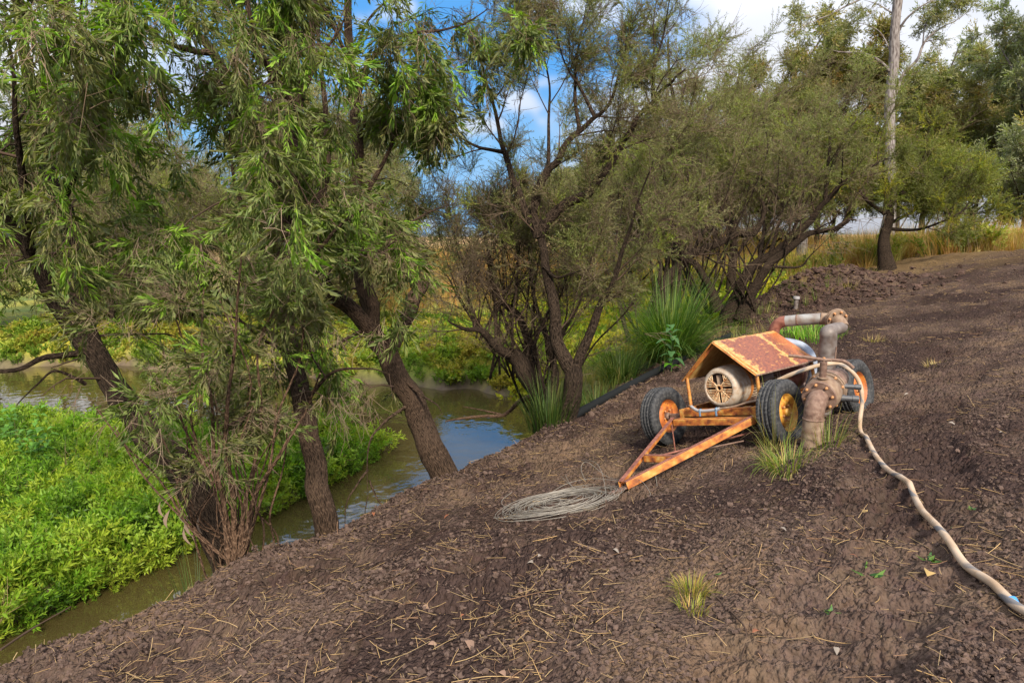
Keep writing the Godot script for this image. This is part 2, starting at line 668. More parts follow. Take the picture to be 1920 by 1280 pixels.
	m = mat("wire", 0.55, srgb(0.21, 0.19, 0.165))
	m.metallic = 0.3
	m = mat("bolt", 0.6, srgb(0.36, 0.17, 0.07))
	m = mat("fitting", 0.5, srgb(0.05, 0.052, 0.06))
	m = mat("lay_flat", 0.8)
	m.albedo_texture = hose_picture()
	m = mat("roof_paint", 0.5)
	m.albedo_texture = roof_picture()
	m.heightmap_enabled = true
	m.heightmap_texture = noise_tex(0.03, 4, 58, [], 256)
	m.heightmap_scale = 0.2
	m = tri(mat("under_roof", 0.7), 2.0)
	m.albedo_texture = noise_tex(0.02, 5, 59, [[0.1, lin(0.16, 0.05, 0.015)], [0.28, lin(0.40, 0.20, 0.05)], [0.6, lin(0.50, 0.33, 0.11)], [0.9, lin(0.55, 0.38, 0.15)]], 256)
	m = mat("debris", 0.85)
	m.vertex_color_use_as_albedo = true


func roof_picture() -> ImageTexture:
	# sheet-metal roof: yellow paint left along the edges and one fold, rust where it has worn off
	var w := 512
	var h := 384
	var f := FastNoiseLite.new()
	f.seed = 61
	f.frequency = 0.012
	f.fractal_octaves = 5
	var im := Image.create(w, h, false, Image.FORMAT_RGB8)
	for j in h:
		for i in w:
			var x := float(i) / w
			var y := float(j) / h
			var n := f.get_noise_2d(i, j * 1.4)
			var n2 := f.get_noise_2d(i * 3.3 + 900.0, j * 3.3)
			# x runs front (0) to back (1), y from ridge (0) to eave (1)
			var paint := smoothstep(0.12, 0.06, x + n * 0.12 - 0.05 * y)
			paint = maxf(paint, smoothstep(0.07, 0.01, y + n * 0.10) * 0.8)
			paint = maxf(paint, smoothstep(0.05, 0.015, absf(x - 0.70 + 0.03 * y + n * 0.06)) * 0.95)
			paint = maxf(paint, smoothstep(0.30, 0.40, n2 * 0.5 + n * 0.7) * 0.7)
			var streak := smoothstep(0.0, 0.5, f.get_noise_2d(i * 4.0, j * 0.5 + 300.0))
			var rust := Vector3(0.115, 0.031, 0.021).lerp(Vector3(0.21, 0.062, 0.026), clampf(0.5 + n2 + streak * 0.3, 0.0, 1.0))
			rust = rust.lerp(Vector3(0.38, 0.12, 0.028), smoothstep(0.74, 0.95, x) * 0.7)
			var yellow := Vector3(0.42, 0.27, 0.095).lerp(Vector3(0.38, 0.165, 0.038), clampf(0.4 + n2 * 1.5, 0.0, 1.0))
			var dark := smoothstep(0.32, 0.45, f.get_noise_2d(i * 6.0 + 50.0, j * 6.0)) * 0.7
			var col := rust.lerp(yellow, clampf(paint, 0.0, 1.0)) * (1.0 - dark)
			im.set_pixel(i, j, Color(col.x, col.y, col.z).linear_to_srgb())
	return ImageTexture.create_from_image(im)


func hose_picture() -> ImageTexture:
	# wrapped hose: sandy cover with grey twisted stripes and worn bands
	var w := 64
	var h := 512
	var f := FastNoiseLite.new()
	f.seed = 71
	f.frequency = 0.02
	f.fractal_octaves = 4
	var im := Image.create(w, h, false, Image.FORMAT_RGB8)
	for j in h:
		for i in w:
			var a := fposmod(float(i) / w + float(j) / h * 6.0, 1.0)
			var n := f.get_noise_2d(i, j)
			var grey := smoothstep(0.30, 0.36, a + n * 0.10) * smoothstep(0.60, 0.54, a + n * 0.10) * clampf(0.6 + 2.5 * f.get_noise_1d(j * 0.6), 0.0, 1.0)
			var col := Vector3(0.29, 0.20, 0.13).lerp(Vector3(0.35, 0.27, 0.20), clampf(0.5 + n * 1.5, 0, 1)).lerp(Vector3(0.12, 0.115, 0.12), grey)
			im.set_pixel(i, j, Color(col.x, col.y, col.z).linear_to_srgb())
	return ImageTexture.create_from_image(im)


# ---------------------------------------------------------------- sprays of leaves, blades and twigs that plants repeat
func make_sprays() -> void:
	SPRAY.willow = []
	SPRAY.tea = []
	SPRAY.gum = []
	SPRAY.dry = []
	SPRAY.weed = []
	SPRAY.grass = []
	SPRAY.herb = []
	SPRAY.dryweed = []
	for k in 3:
		SPRAY.willow.append(leafy(0.50, 2, 7, 0.140, 0.0080, 0.42, 0.10, 0.5))
		SPRAY.tea.append(leafy(0.40, 5, 11, 0.042, 0.0075, 0.75, 0.16, 0.12))
		SPRAY.gum.append(leafy(0.55, 4, 6, 0.13, 0.028, 0.8, 0.2, 0.5))
		SPRAY.dry.append(dry_twig())
		SPRAY.weed.append(leafy(0.42, 3, 10, 0.080, 0.019, 0.95, 0.10, -0.05))
		SPRAY.herb.append(leafy(0.22, 4, 6, 0.05, 0.026, 1.0, 0.08, 0.05))
		SPRAY.grass.append(blades(16, 0.55, 0.009, 0.10, 0.35))
		SPRAY.dryweed.append(blades(18, 1.0, 0.011, 0.14, 0.5))


func leafy(length: float, side_stems: int, nodes: int, leaf_l: float, leaf_w: float, spread: float, stem_out: float, droop: float) -> ArrayMesh:
	var b := MB.new()
	var brown := Color(1.35, 0.72, 1.1)
	for s in side_stems + 1:
		var p := Vector3.ZERO
		var d := Vector3.UP
		var l := length
		if s > 0:
			var a := TAU * s / side_stems + rnd(-0.5, 0.5)
			p = Vector3.UP * length * rnd(0.1, 0.6)
			d = (Vector3(cos(a), rnd(0.7, 1.3), sin(a))).normalized()
			l = length * rnd(0.45, 0.75)
		var step := l / nodes
		var pts := PackedVector3Array([p])
		for k in nodes:
			d = (d + rvec() * 0.10 + Vector3(0.05, -0.02, 0.03)).normalized()
			p += d * step
			pts.append(p)
			for m in (2 if k < nodes - 1 else 3):
				var a := k * 2.4 + m * PI + rnd(-0.5, 0.5)
				var e := d.cross(Vector3(0.3, 0.1, 0.9)).normalized()
				var f := d.cross(e)
				var out := e * cos(a) + f * sin(a)
				var ld := (d * rnd(0.5, 1.0) + out * spread * rnd(0.6, 1.2) + rvec() * 0.2).normalized()
				var side := ld.cross(out + rvec() * 0.6).normalized()
				var g := rnd(0.7, 1.25)
				b.leaf(p, ld, side, leaf_l * rnd(0.7, 1.2), leaf_w * rnd(0.8, 1.2), 0.12 + droop * rnd(0.0, 0.6), Color(g * rnd(0.9, 1.1), g, g * rnd(0.8, 1.2)), out * 0.4 + Vector3.UP * 0.2)
		b.tube(PackedVector3Array([pts[0], pts[nodes / 2], pts[nodes]]), PackedFloat32Array([0.0032, 0.0024, 0.001]), 3, null, 0.0, false, brown)
	return b.mesh()


func dry_twig() -> ArrayMesh:
	var b := MB.new()
	for s in 9:
		var p := Vector3.ZERO
		var d := (Vector3.UP + rvec() * 0.35).normalized()
		var l := 0.6
		if s > 1:
			p = Vector3(rnd(-0.05, 0.05), rnd(0.05, 0.4), rnd(-0.05, 0.05))
			d = (Vector3.UP * 0.6 + rvec()).normalized()
			l = rnd(0.15, 0.4)
		var q := p + d * l * 0.5
		d = (d + rvec() * 0.5).normalized()
		b.tube(PackedVector3Array([p, q, q + d * l * 0.5]), PackedFloat32Array([0.004, 0.003, 0.0012]), 3, null, 0.0, false)
	return b.mesh()


func blades(count: int, height: float, width: float, spread: float, bend: float, b: MB = null, origin := Vector3.ZERO, tone := Vector2(0.7, 1.3)) -> ArrayMesh:
	if b == null:
		b = MB.new()
	for s in count:
		var a := rnd(0, TAU)
		var out := Vector3(cos(a), 0, sin(a))
		var p := origin + out * spread * sqrt(rng.randf())
		var l := height * rnd(0.5, 1.15)
		var lean := rnd(0.05, 1.0) * bend
		var side := Vector3(-out.z, 0, out.x).rotated(Vector3.UP, rnd(-0.8, 0.8))
		var g := rnd(tone.x, tone.y)
		var col := Color(g * rnd(0.9, 1.2), g, g)
		var first := b.v.size()
		for k in 5:
			var f := k / 4.0
			var tilt := lean * (0.25 + f * 1.9)
			var pos := p
			if k > 0:
				pos = b.v[first + (k - 1) * 2].lerp(b.v[first + (k - 1) * 2 + 1], 0.5) + (Vector3.UP * cos(tilt) + out * sin(tilt)) * l * 0.25
			var w := width * (1.0 - f * f * 0.92) * 0.5
			var nn := (out * -cos(tilt) + Vector3.UP * (0.35 + sin(tilt))).normalized()
			b.add(pos - side * w, nn, Vector2(0, f), col)
			b.add(pos + side * w, nn, Vector2(1, f), col)
			if k > 0:
				var q := first + k * 2
				b.i.append_array([q - 2, q, q - 1, q - 1, q, q + 1])
	return b.mesh()


# ---------------------------------------------------------------- ground and water
func steps(ranges: Array) -> PackedFloat32Array:
	# coordinates of grid lines: [from, to, spacing] ...
	var out := PackedFloat32Array()
	for r in ranges:
		var x: float = r[0]
		while x < r[1] - 1e-4:
			out.append(x)
			x += r[2]
	out.append(ranges[-1][1])
	return out


func build_ground() -> void:
	var xs := steps([[-12.0, -4.4, 0.2], [-4.4, -3.4, 0.05], [-3.4, 5.2, 0.026], [5.2, 9.6, 0.05], [9.6, 16.0, 0.12], [16.0, 30.0, 0.5], [30.0, 60.0, 2.0]])
	var zs := steps([[-62.0, -34.0, 2.0], [-34.0, -24.0, 0.5], [-24.0, -15.5, 0.12], [-15.5, -10.5, 0.06], [-10.5, -2.2, 0.028], [-2.2, 1.0, 0.1], [1.0, 9.0, 0.5]])
	var soil := put("ground", sheet(xs, zs, true), M.soil)
	kind(soil, "structure")
	tag(soil, "dark brown bare dirt slope with clods, ribbed wheel tracks and straw", "")
	var fx := steps([[-260.0, -60.0, 20.0], [-60.0, -24.0, 3.0], [-24.0, 12.0, 0.3], [12.0, 30.0, 1.5], [30.0, 60.0, 5.0], [60.0, 300.0, 24.0]])
	var fz := steps([[-420.0, -90.0, 30.0], [-90.0, -34.0, 4.0], [-34.0, -22.0, 0.8], [-22.0, -2.0, 0.3], [-2.0, 10.0, 1.0]])
	var land := put("creek_bank_terrain", sheet(fx, fz, false), M.field)
	kind(land, "structure")
	tag(land, "low grassy land, creek bed and field beyond the creek", "")


func sheet(xs: PackedFloat32Array, zs: PackedFloat32Array, soil: bool) -> MB:
	var b := MB.new()
	var w := xs.size()
	var h := zs.size()
	var hs := PackedFloat32Array()
	var ss := PackedFloat32Array()
	hs.resize(w * h)
	ss.resize(w * h)
	for j in h:
		var z := zs[j]
		for i in w:
			var x := xs[i]
			var s := crest_side(x, z)
			ss[j * w + i] = s
			var y := -9.0
			if soil:
				if s > -3.4:
					y = ground_at(x, z, s)
					if z > -27.0 and x < 17.0:
						y += relief(x, z, s) * smoothstep(-2.6, -1.0, s)
			elif s < 3.5 or z < -55.0 or x > 55.0:
				y = ground_at(x, z, s) - 0.02
				if s > 0.0:
					y -= 0.25 * smoothstep(0.0, 0.5, s) * smoothstep(-62.0, -55.0, z)
			hs[j * w + i] = y
	var slot := PackedInt32Array()
	slot.resize(w * h)
	slot.fill(-1)
	for j in h - 1:
		for i in w - 1:
			var at_ := j * w + i
			var s := ss[at_]
			if soil and s < -2.9:
				continue
			if not soil and s > -1.2 and zs[j] > -57.0 and xs[i] < 57.0:
				continue
			for q in [at_, at_ + 1, at_ + w, at_ + w + 1]:
				if slot[q] < 0:
					var qi: int = q % w
					var qj: int = q / w
					var x := xs[qi]
					var z := zs[qj]
					var i0 := maxi(qi - 1, 0)
					var i1 := mini(qi + 1, w - 1)
					var j0 := maxi(qj - 1, 0)
					var j1 := mini(qj + 1, h - 1)
					var ha := hs[qj * w + i0]
					var hb := hs[qj * w + i1]
					var hc := hs[j0 * w + qi]
					var hd := hs[j1 * w + qi]
					var hq := hs[q]
					if ha < -8.0: ha = hq
					if hb < -8.0: hb = hq
					if hc < -8.0: hc = hq
					if hd < -8.0: hd = hq
					var nn := Vector3(-(hb - ha) / (xs[i1] - xs[i0]), 1.0, -(hd - hc) / (zs[j1] - zs[j0])).normalized()
					slot[q] = b.add(Vector3(x, hq, z), nn, Vector2(x, z), ground_colour(x, hq, z, ss[q], soil))
			# x to the right, z towards the viewer: clockwise from above
			var a := slot[at_]
			var c := slot[at_ + 1]
			var d := slot[at_ + w]
			var e := slot[at_ + w + 1]
			b.i.append_array([a, c, d, c, e, d])
	return b


func ground_colour(x: float, y: float, z: float, s: float, soil: bool) -> Color:
	var n := noise_a.get_noise_2d(x * 0.35 + 9.0, z * 0.35)
	var n2 := noise_b.get_noise_2d(x * 1.7, z * 1.7 + 5.0)
	var brown := Vector3(0.050, 0.0335, 0.0275).lerp(Vector3(0.098, 0.068, 0.056), clampf(0.42 + n * 1.3 + n2 * 0.35, 0.0, 1.0))
	if soil:
		# old straw trodden in near the trailer and towards the far grass
		var tan_ := Vector3(0.20, 0.135, 0.07)
		var k := smoothstep(0.05, 0.55, n2 * 0.5 + n + 0.55 * exp(-(pow((x - 1.2) / 1.6, 2.0) + pow((z + 7.4) / 1.8, 2.0))) - 0.1) * 0.2
		k = maxf(k, smoothstep(-16.5, -22.0, z + n * 3.0) * 0.85)
		k = maxf(k, smoothstep(-0.3, -1.4, s) * smoothstep(-9.5, -12.5, z) * 0.9)
		var c := brown.lerp(tan_, k)
		if s < -0.3:
			c = c.lerp(Vector3(0.11, 0.13, 0.04), smoothstep(-0.4, -1.5, s) * smoothstep(-9.0, -12.0, z) * 0.7)
		return Color(c.x, c.y, c.z)
	var mud := Vector3(0.10, 0.072, 0.05)
	var green := Vector3(0.15, 0.21, 0.025)
	var yellow := Vector3(0.34, 0.31, 0.035)
	var dry := Vector3(0.36, 0.22, 0.085)
	var c := green.lerp(yellow, clampf(0.5 + n * 1.6 + n2 * 0.5, 0.0, 1.0))
	c = c.lerp(dry, smoothstep(-26.0, -40.0, z + n * 6.0 - x * 0.5))
	c = mud.lerp(c, smoothstep(-2.22, -1.8, y))
	return Color(c.x, c.y, c.z)


func build_water() -> void:
	var b := MB.new()
	b.face([Vector3(-70, WATER, 10), Vector3(3.4, WATER, 10), Vector3(3.4, WATER, -30), Vector3(-70, WATER, -30)])
	var o := put("creek_water", b, M.water)
	kind(o, "structure")
	tag(o, "still muddy creek water reflecting blue sky and trees", "")


# ---------------------------------------------------------------- trees
func begin(called: String, label: String, category: String, group: String, base: Vector3, bark := "bark_dark") -> Dictionary:
	var o := thing(called, label, category, group, base)
	return {"root": o, "base": base, "limbs": [], "twig": MB.new(), "where": {}, "tint": {}, "bark": bark}


func limb(T: Dictionary, called: String, marks: Array, d0: float, d1: float, weight := 1.0, sides := 9) -> void:
	# marks: places; a smooth limb through them
	if called == "branch":
		d1 *= 0.45
	var pts := curve(marks, 5)
	for k in range(1, pts.size() - 1):
		pts[k] += Vector3(noise_b.get_noise_1d(k * 0.16 + pts[0].x * 31.0), noise_b.get_noise_1d(k * 0.19 + 50.0 + pts[0].y * 17.0), noise_b.get_noise_1d(k * 0.17 + 90.0)) * d0 * 0.16
	var r := radii(pts.size(), d0 * 0.5, d1 * 0.5, 0.85)
	if called == "trunk":
		r[0] *= 1.7
		r[1] *= 1.45
		r[2] *= 1.3
		r[3] *= 1.15
		r[4] *= 1.06
	var b := MB.new()
	b.tube(pts, r, sides, noise_a, 0.16)
	var o := put(called, b, M[T.bark], T.root)
	o.position = -T.base
	T.limbs.append([pts, r, weight])


func px(marks: Array) -> Array:
	var out := []
	for m in marks:
		out.append(at(m[0], m[1], m[2]))
	return out


func spray(T: Dictionary, species: String, p: Vector3, axis: Vector3, size: float, tint: Color) -> void:
	if not T.where.has(species):
		T.where[species] = []
		T.tint[species] = []
	var y := axis.normalized()
	var x := y.cross(rvec()).normalized()
	if x.length() < 0.5:
		x = y.cross(Vector3(0.7, 0.1, 0.3)).normalized()
	T.where[species].append(Transform3D(Basis(x, y, x.cross(y)) * size, p - T.base))
	T.tint[species].append(tint)


func tint_at(p: Vector3, g: Dictionary) -> Color:
	var n := noise_b.get_noise_3d(p.x * 1.1, p.y * 1.1, p.z * 1.1)
	var k := clampf(0.45 + n * 1.1 + rnd(-0.3, 0.3), 0.0, 1.0)
	var c: Color = g.dull.lerp(g.green, k)
	if rng.randf() < g.get("fresh_share", 0.08) * (1.0 + 2.0 * maxf(n, 0.0)):
		c = g.fresh
	return c


func twig_path(T: Dictionary, p0: Vector3, d0: Vector3, length: float, r: float, g: Dictionary, depth: int) -> void:
	var n := 5
	var p := p0
	var d := d0.normalized()
	var pts := PackedVector3Array([p])
	var droop: float = g.droop
	for k in n:
		d = (d + Vector3(0, -droop * (0.4 + k * 0.25), 0) + rvec() * g.get("wild", 0.22)).normalized()
		p += d * length / n
		pts.append(p)
		if p.y < g.get("floor", -2.0) + rnd(-0.25, 0.25):
			break
		if k >= g.get("bare", 1) or depth > 0:
			if depth < g.get("depth", 1) and rng.randf() < g.get("fork", 0.75):
				twig_path(T, p, (d + rvec() * 0.9 + Vector3(0, g.get("fork_up", 0.0), 0)).normalized(), length * rnd(0.35, 0.6), r * 0.5, g, depth + 1)
			var leaves: float = g.leaves
			var whole := int(leaves) + (1 if rng.randf() < leaves - int(leaves) else 0)
			for m in whole:
				var q: Vector3 = p - d * length / n * rng.randf() + rvec() * g.get("loose", 0.04)
				var hang: float = g.hang
				var axis := d * (1.0 - absf(hang)) + Vector3(0, -hang, 0) + rvec() * 0.45
				var sp: String = g.species
				var dead: float = g.get("dead", 0.12)
				if g.has("low"):
					if q.y < g.low + 0.9 and rng.randf() < g.get("thin", 0.6):
						continue
					dead = lerpf(g.get("low_dead", 0.85), dead, smoothstep(g.low, g.low + 1.6, q.y))
				if rng.randf() < dead:
					sp = "dry"
					spray(T, sp, q, axis, g.size * rnd(0.6, 1.1), Color(0.15, 0.105, 0.075).lerp(Color(0.27, 0.205, 0.145), rng.randf()) * g.get("dry_tone", 1.0))
				else:
					spray(T, sp, q, axis, g.size * rnd(0.7, 1.25), tint_at(q, g))
	if pts.size() > 1:
		T.twig.tube(pts, radii(pts.size(), r, r * 0.25), 4 if r > 0.006 else 3, null, 0.0, false)


func grow(T: Dictionary, g: Dictionary) -> void:
	for L in T.limbs:
		var pts: PackedVector3Array = L[0]
		var rr: PackedFloat32Array = L[1]
		if L[2] <= 0.0:
			continue
		var total := 0.0
		for k in pts.size() - 1:
			total += pts[k].distance_to(pts[k + 1])
		var want: float = total * g.per_m * L[2]
		for c in int(want + 0.5):
			var f := lerpf(g.get("from", 0.2), 1.0, (c + rng.randf()) / maxf(want, 1.0))
			var x := clampf(f, 0.0, 0.999) * (pts.size() - 1)
			var k := int(x)
			var p := pts[k].lerp(pts[k + 1], x - k)
			var d := (pts[k + 1] - pts[k]).normalized()
			var out := d.cross(rvec()).normalized()
			if g.has("away"):
				out = (out + g.away * rnd(0.0, 1.0)).normalized()
			var dir := (out + d * rnd(0.1, 0.9) + Vector3(0, g.up, 0)).normalized()
			var l := rnd(g.len[0], g.len[1]) * lerpf(1.0, 0.6, f)
			twig_path(T, p, dir, l, clampf(rr[k] * 0.5, 0.004, g.get("thick", 0.014)), g, 0)


func fan(T: Dictionary, foot: Vector3, count: int, height: float, spread: float, d: float, lean := Vector3.ZERO) -> void:
	# many thin crooked stems from one foot
	for k in count:
		var a := TAU * k / count + rnd(-0.5, 0.5)
		var out := Vector3(cos(a), 0, sin(a) * 0.7) * spread * rnd(0.35, 1.0) + lean
		var h := height * rnd(0.7, 1.1)
		var p: Vector3 = foot + Vector3(rnd(-0.25, 0.25), -0.15, rnd(-0.2, 0.2))
		var marks := [p]
		for q in 4:
			var f := (q + 1) / 4.0
			marks.append(p + out * pow(f, 0.8) + Vector3(rnd(-0.14, 0.14), h * f, rnd(-0.14, 0.14)))
		limb(T, "stem", marks, d * rnd(0.6, 1.2), 0.012, 0.4, 6)


func finish(T: Dictionary) -> void:
	if T.twig.v.size():
		var o := put("twigs", T.twig, M.twig, T.root)
		o.position = -T.base
		kind(o, "stuff")
	for species in T.where:
		var w: Array = T.where[species]
		var t: Array = T.tint[species]
		for k in 3:
			var ww := []
			var tt := []
			for q in range(k, w.size(), 3):
				ww.append(w[q])
				tt.append(t[q])
			if ww.size():
				many("dead_twigs" if species == "dry" else "foliage", SPRAY[species][k], M.twig_tint if species == "dry" else M.leaf, ww, tt, T.root)


const OLIVE := Color(0.255, 0.26, 0.11)
const GREEN := Color(0.245, 0.325, 0.095)
const FRESH := Color(0.31, 0.50, 0.07)


func willow_style() -> Dictionary:
	return {"per_m": 4.2, "len": [0.6, 1.7], "up": 0.15, "droop": 0.20, "hang": 0.68, "species": "willow", "size": 0.68, "leaves": 0.64, "dull": OLIVE, "green": GREEN, "fresh": FRESH, "fresh_share": 0.12, "dead": 0.24, "depth": 2, "fork": 0.6, "from": 0.15, "loose": 0.07, "thin": 0.35, "low_dead": 0.5}


func tea_style() -> Dictionary:
	return {"per_m": 5.0, "len": [0.5, 1.5], "up": 0.55, "droop": -0.02, "hang": -0.25, "species": "tea", "size": 0.95, "leaves": 1.2, "dull": Color(0.22, 0.20, 0.105), "green": Color(0.225, 0.26, 0.085), "fresh": Color(0.25, 0.30, 0.06), "fresh_share": 0.08, "dead": 0.22, "depth": 1, "fork": 0.6, "from": 0.2, "dry_tone": 0.55}


func build_near_trees() -> void:
	# the leaning tree over the weed bed
	var T := begin("leaning_willow", "dark leaning tree whose trunk slants up out of the multi-stemmed shrub over the green weeds", "tree", "", Vector3(-2.55, -1.7, -5.95))
	limb(T, "trunk", [Vector3(-2.45, -2.0, -5.95)] + px([[405, 1010, 6.3], [345, 900, 6.35], [285, 820, 6.45], [215, 730, 6.55], [172, 655, 6.6], [150, 575, 6.7], [142, 480, 6.75], [115, 390, 6.85], [85, 300, 6.9], [62, 180, 7.0], [40, 40, 7.1], [25, -140, 7.2]]), 0.32, 0.08, 1.0, 12)
	limb(T, "branch", px([[175, 665, 6.6], [110, 570, 6.5], [60, 480, 6.3], [10, 400, 6.1], [-60, 300, 5.9], [-140, 170, 5.8]]), 0.19, 0.06, 1.2)
	limb(T, "branch", px([[110, 380, 6.85], [170, 260, 6.5], [210, 150, 6.2], [230, 40, 6.0], [240, -90, 5.9]]), 0.12, 0.03, 1.3)
	limb(T, "branch", px([[70, 230, 6.95], [120, 120, 6.2], [180, 70, 5.6], [260, 60, 5.2]]), 0.10, 0.02, 1.6)
	limb(T, "branch", px([[60, 480, 6.3], [40, 330, 5.6], [30, 200, 5.2], [10, 60, 5.0]]), 0.09, 0.03, 1.4)
	limb(T, "dead_branch", px([[160, 662, 6.55], [90, 668, 6.3], [40, 690, 6.2], [-30, 700, 6.1]]), 0.07, 0.03, 0.3)
	limb(T, "dead_branch", px([[160, 720, 6.5], [105, 695, 6.3], [70, 720, 6.25], [30, 760, 6.2]]), 0.035, 0.01, 0.0, 6)
	limb(T, "dead_branch", px([[285, 780, 6.4], [265, 775, 6.2], [290, 790, 6.1], [305, 770, 6.0]]), 0.04, 0.012, 0.0, 6)
	var g := willow_style()
	g.per_m = 1.5
	g.low = 0.5
	g.floor = 0.3
	grow(T, g)
	finish(T)

	T = begin("upright_willow", "upright brown-trunked tree standing between the shrub and the thick leaning trunk", "tree", "", Vector3(-1.75, -1.8, -6.75), "bark_mid")
	limb(T, "trunk", [Vector3(-1.72, -2.2, -6.7)] + px([[612, 1000, 6.75], [597, 900, 6.75], [582, 820, 6.8], [566, 740, 6.8], [550, 670, 6.85], [530, 600, 6.9], [527, 520, 6.95], [537, 420, 7.0], [548, 330, 7.05], [556, 220, 7.1], [575, 110, 7.2], [588, -60, 7.3]]), 0.26, 0.07, 1.0, 12)
	limb(T, "branch", px([[546, 345, 7.05], [520, 275, 6.9], [475, 235, 6.7], [440, 165, 6.5], [395, 95, 6.4], [345, 20, 6.3], [310, -90, 6.2]]), 0.19, 0.09, 1.3)
	limb(T, "branch", px([[400, 100, 6.4], [340, 90, 6.1], [280, 60, 5.8], [215, 20, 5.6]]), 0.07, 0.02, 1.6)
	limb(T, "branch", px([[530, 530, 6.95], [480, 440, 6.5], [440, 340, 6.2], [430, 240, 6.0]]), 0.08, 0.02, 1.3)
	limb(T, "branch", px([[560, 190, 7.1], [600, 110, 6.9], [640, 50, 6.8], [660, -20, 6.8]]), 0.05, 0.015, 1.3)
	limb(T, "branch", px([[528, 560, 6.95], [590, 480, 6.6], [640, 420, 6.4], [700, 380, 6.3]]), 0.07, 0.015, 1.0)
	limb(T, "branch", px([[560, 210, 7.1], [500, 120, 6.6], [470, 20, 6.3], [460, -80, 6.2]]), 0.09, 0.02, 1.4)
	limb(T, "branch", px([[548, 660, 6.85], [500, 640, 6.4], [450, 600, 6.1], [400, 590, 5.9]]), 0.05, 0.012, 1.3)
	limb(T, "branch", px([[570, 760, 6.8], [620, 700, 6.5], [680, 690, 6.3], [730, 700, 6.2]]), 0.05, 0.012, 0.9)
	g = willow_style()
	g.per_m = 1.45
	g.low = 0.4
	g.floor = -0.1
	grow(T, g)
	finish(T)

	T = begin("thick_leaning_willow", "thick leaning tree at the blue water, its cut side branch pointing towards the yellow bank", "tree", "", Vector3(-0.8, -1.9, -8.3), "bark_mid")
	limb(T, "trunk", [Vector3(-0.72, -2.2, -8.15)] + px([[828, 890, 8.25], [800, 810, 8.3], [768, 745, 8.35], [730, 680, 8.4], [700, 610, 8.5], [680, 530, 8.55], [672, 430, 8.6], [668, 330, 8.7], [668, 220, 8.8], [660, 110, 8.9], [650, -60, 9.0]]), 0.39, 0.09, 0.8, 12)
	limb(T, "branch", px([[712, 640, 8.45], [660, 580, 8.2], [612, 535, 8.0], [588, 470, 7.9], [600, 380, 7.9], [612, 260, 8.0], [600, 120, 8.1], [590, -60, 8.2]]), 0.22, 0.06, 0.8)
	limb(T, "branch", px([[664, 140, 8.85], [630, 60, 8.6], [600, 0, 8.4], [570, -60, 8.3]]), 0.06, 0.015, 1.5)
	limb(T, "branch", px([[660, 110, 8.9], [690, 40, 8.8], [740, -10, 8.7], [800, -40, 8.7]]), 0.05, 0.015, 1.4)
	limb(T, "branch", px([[668, 260, 8.75], [710, 190, 8.5], [770, 150, 8.3], [820, 160, 8.2]]), 0.05, 0.012, 1.0)
	limb(T, "cut_branch", px([[728, 665, 8.4], [760, 600, 8.5], [780, 555, 8.55], [793, 527, 8.6]]), 0.19, 0.17, 0.0)
	limb(T, "branch", px([[668, 200, 8.8], [690, 120, 8.6], [735, 72, 8.5], [800, 60, 8.4], [860, 48, 8.4], [915, 15, 8.4]]), 0.08, 0.025, 0.9)
	limb(T, "branch", px([[678, 520, 8.55], [730, 450, 8.6], [800, 400, 8.8], [860, 380, 9.0]]), 0.07, 0.015, 0.5)
	limb(T, "branch", px([[670, 390, 8.65], [720, 300, 8.6], [760, 200, 8.7], [790, 100, 8.9]]), 0.08, 0.015, 0.55)
	limb(T, "branch", px([[775, 755, 8.35], [720, 790, 8.0], [690, 840, 7.8], [690, 930, 7.7]]), 0.05, 0.014, 0.1, 6)
	limb(T, "dead_branch", px([[690, 880, 7.75], [665, 915, 7.7], [648, 950, 7.65], [646, 1000, 7.6]]), 0.030, 0.008, 0.0, 6)
	limb(T, "dead_branch", px([[692, 900, 7.75], [708, 935, 7.7], [730, 965, 7.65], [738, 990, 7.6]]), 0.026, 0.007, 0.0, 6)
	limb(T, "dead_branch", px([[690, 930, 7.7], [684, 965, 7.65], [690, 1005, 7.6]]), 0.014, 0.006, 0.0, 6)
	limb(T, "branch", px([[745, 700, 8.4], [790, 740, 8.1], [815, 755, 7.9], [830, 775, 7.8]]), 0.05, 0.01, 0.7, 6)
	limb(T, "branch", px([[700, 610, 8.5], [640, 640, 8.0], [600, 680, 7.8], [640, 730, 7.6]]), 0.06, 0.012, 1.2, 6)
	g = willow_style()
	g.per_m = 1.35
	g.low = -0.2
	g.floor = -0.35
	g.size = 0.85
	grow(T, g)
	finish(T)

	# many-stemmed shrub at the crest in front of the leaning tree
	T = begin("multi_stem_shrub", "many-stemmed brown shrub growing at the dirt edge in front of the leaning trunk", "shrub", "", Vector3(-2.45, -1.55, -5.6), "bark_brown")
	for s in [[[430, 1060, 420, 950, 402, 860, 396, 760, 378, 650, 382, 540], 0.055], [[440, 1050, 438, 940, 422, 840, 428, 750, 442, 600, 452, 470], 0.065], [[452, 1040, 480, 925, 535, 835, 575, 765, 600, 700], 0.045], [[418, 1045, 352, 985, 300, 900, 235, 835, 180, 765], 0.028], [[438, 1040, 410, 905, 372, 860, 330, 760, 300, 640], 0.04], [[446, 1050, 462, 930, 490, 800, 482, 660, 522, 560], 0.045], [[440, 1050, 405, 930, 360, 800, 355, 700, 330, 600], 0.03], [[452, 1050, 500, 900, 520, 780, 560, 680, 570, 600], 0.032], [[430, 1050, 455, 960, 430, 860, 470, 720, 410, 560], 0.03], [[425, 1050, 330, 960, 260, 880, 215, 800], 0.02]]:
		var marks := []
		var q: Array = s[0]
		for k in q.size() / 2:
			marks.append([q[k * 2], q[k * 2 + 1], 5.75 - 0.06 * k + rnd(-0.15, 0.15) * k * 0.5])
		limb(T, "stem", px(marks), s[1], 0.012, 1.0, 7)
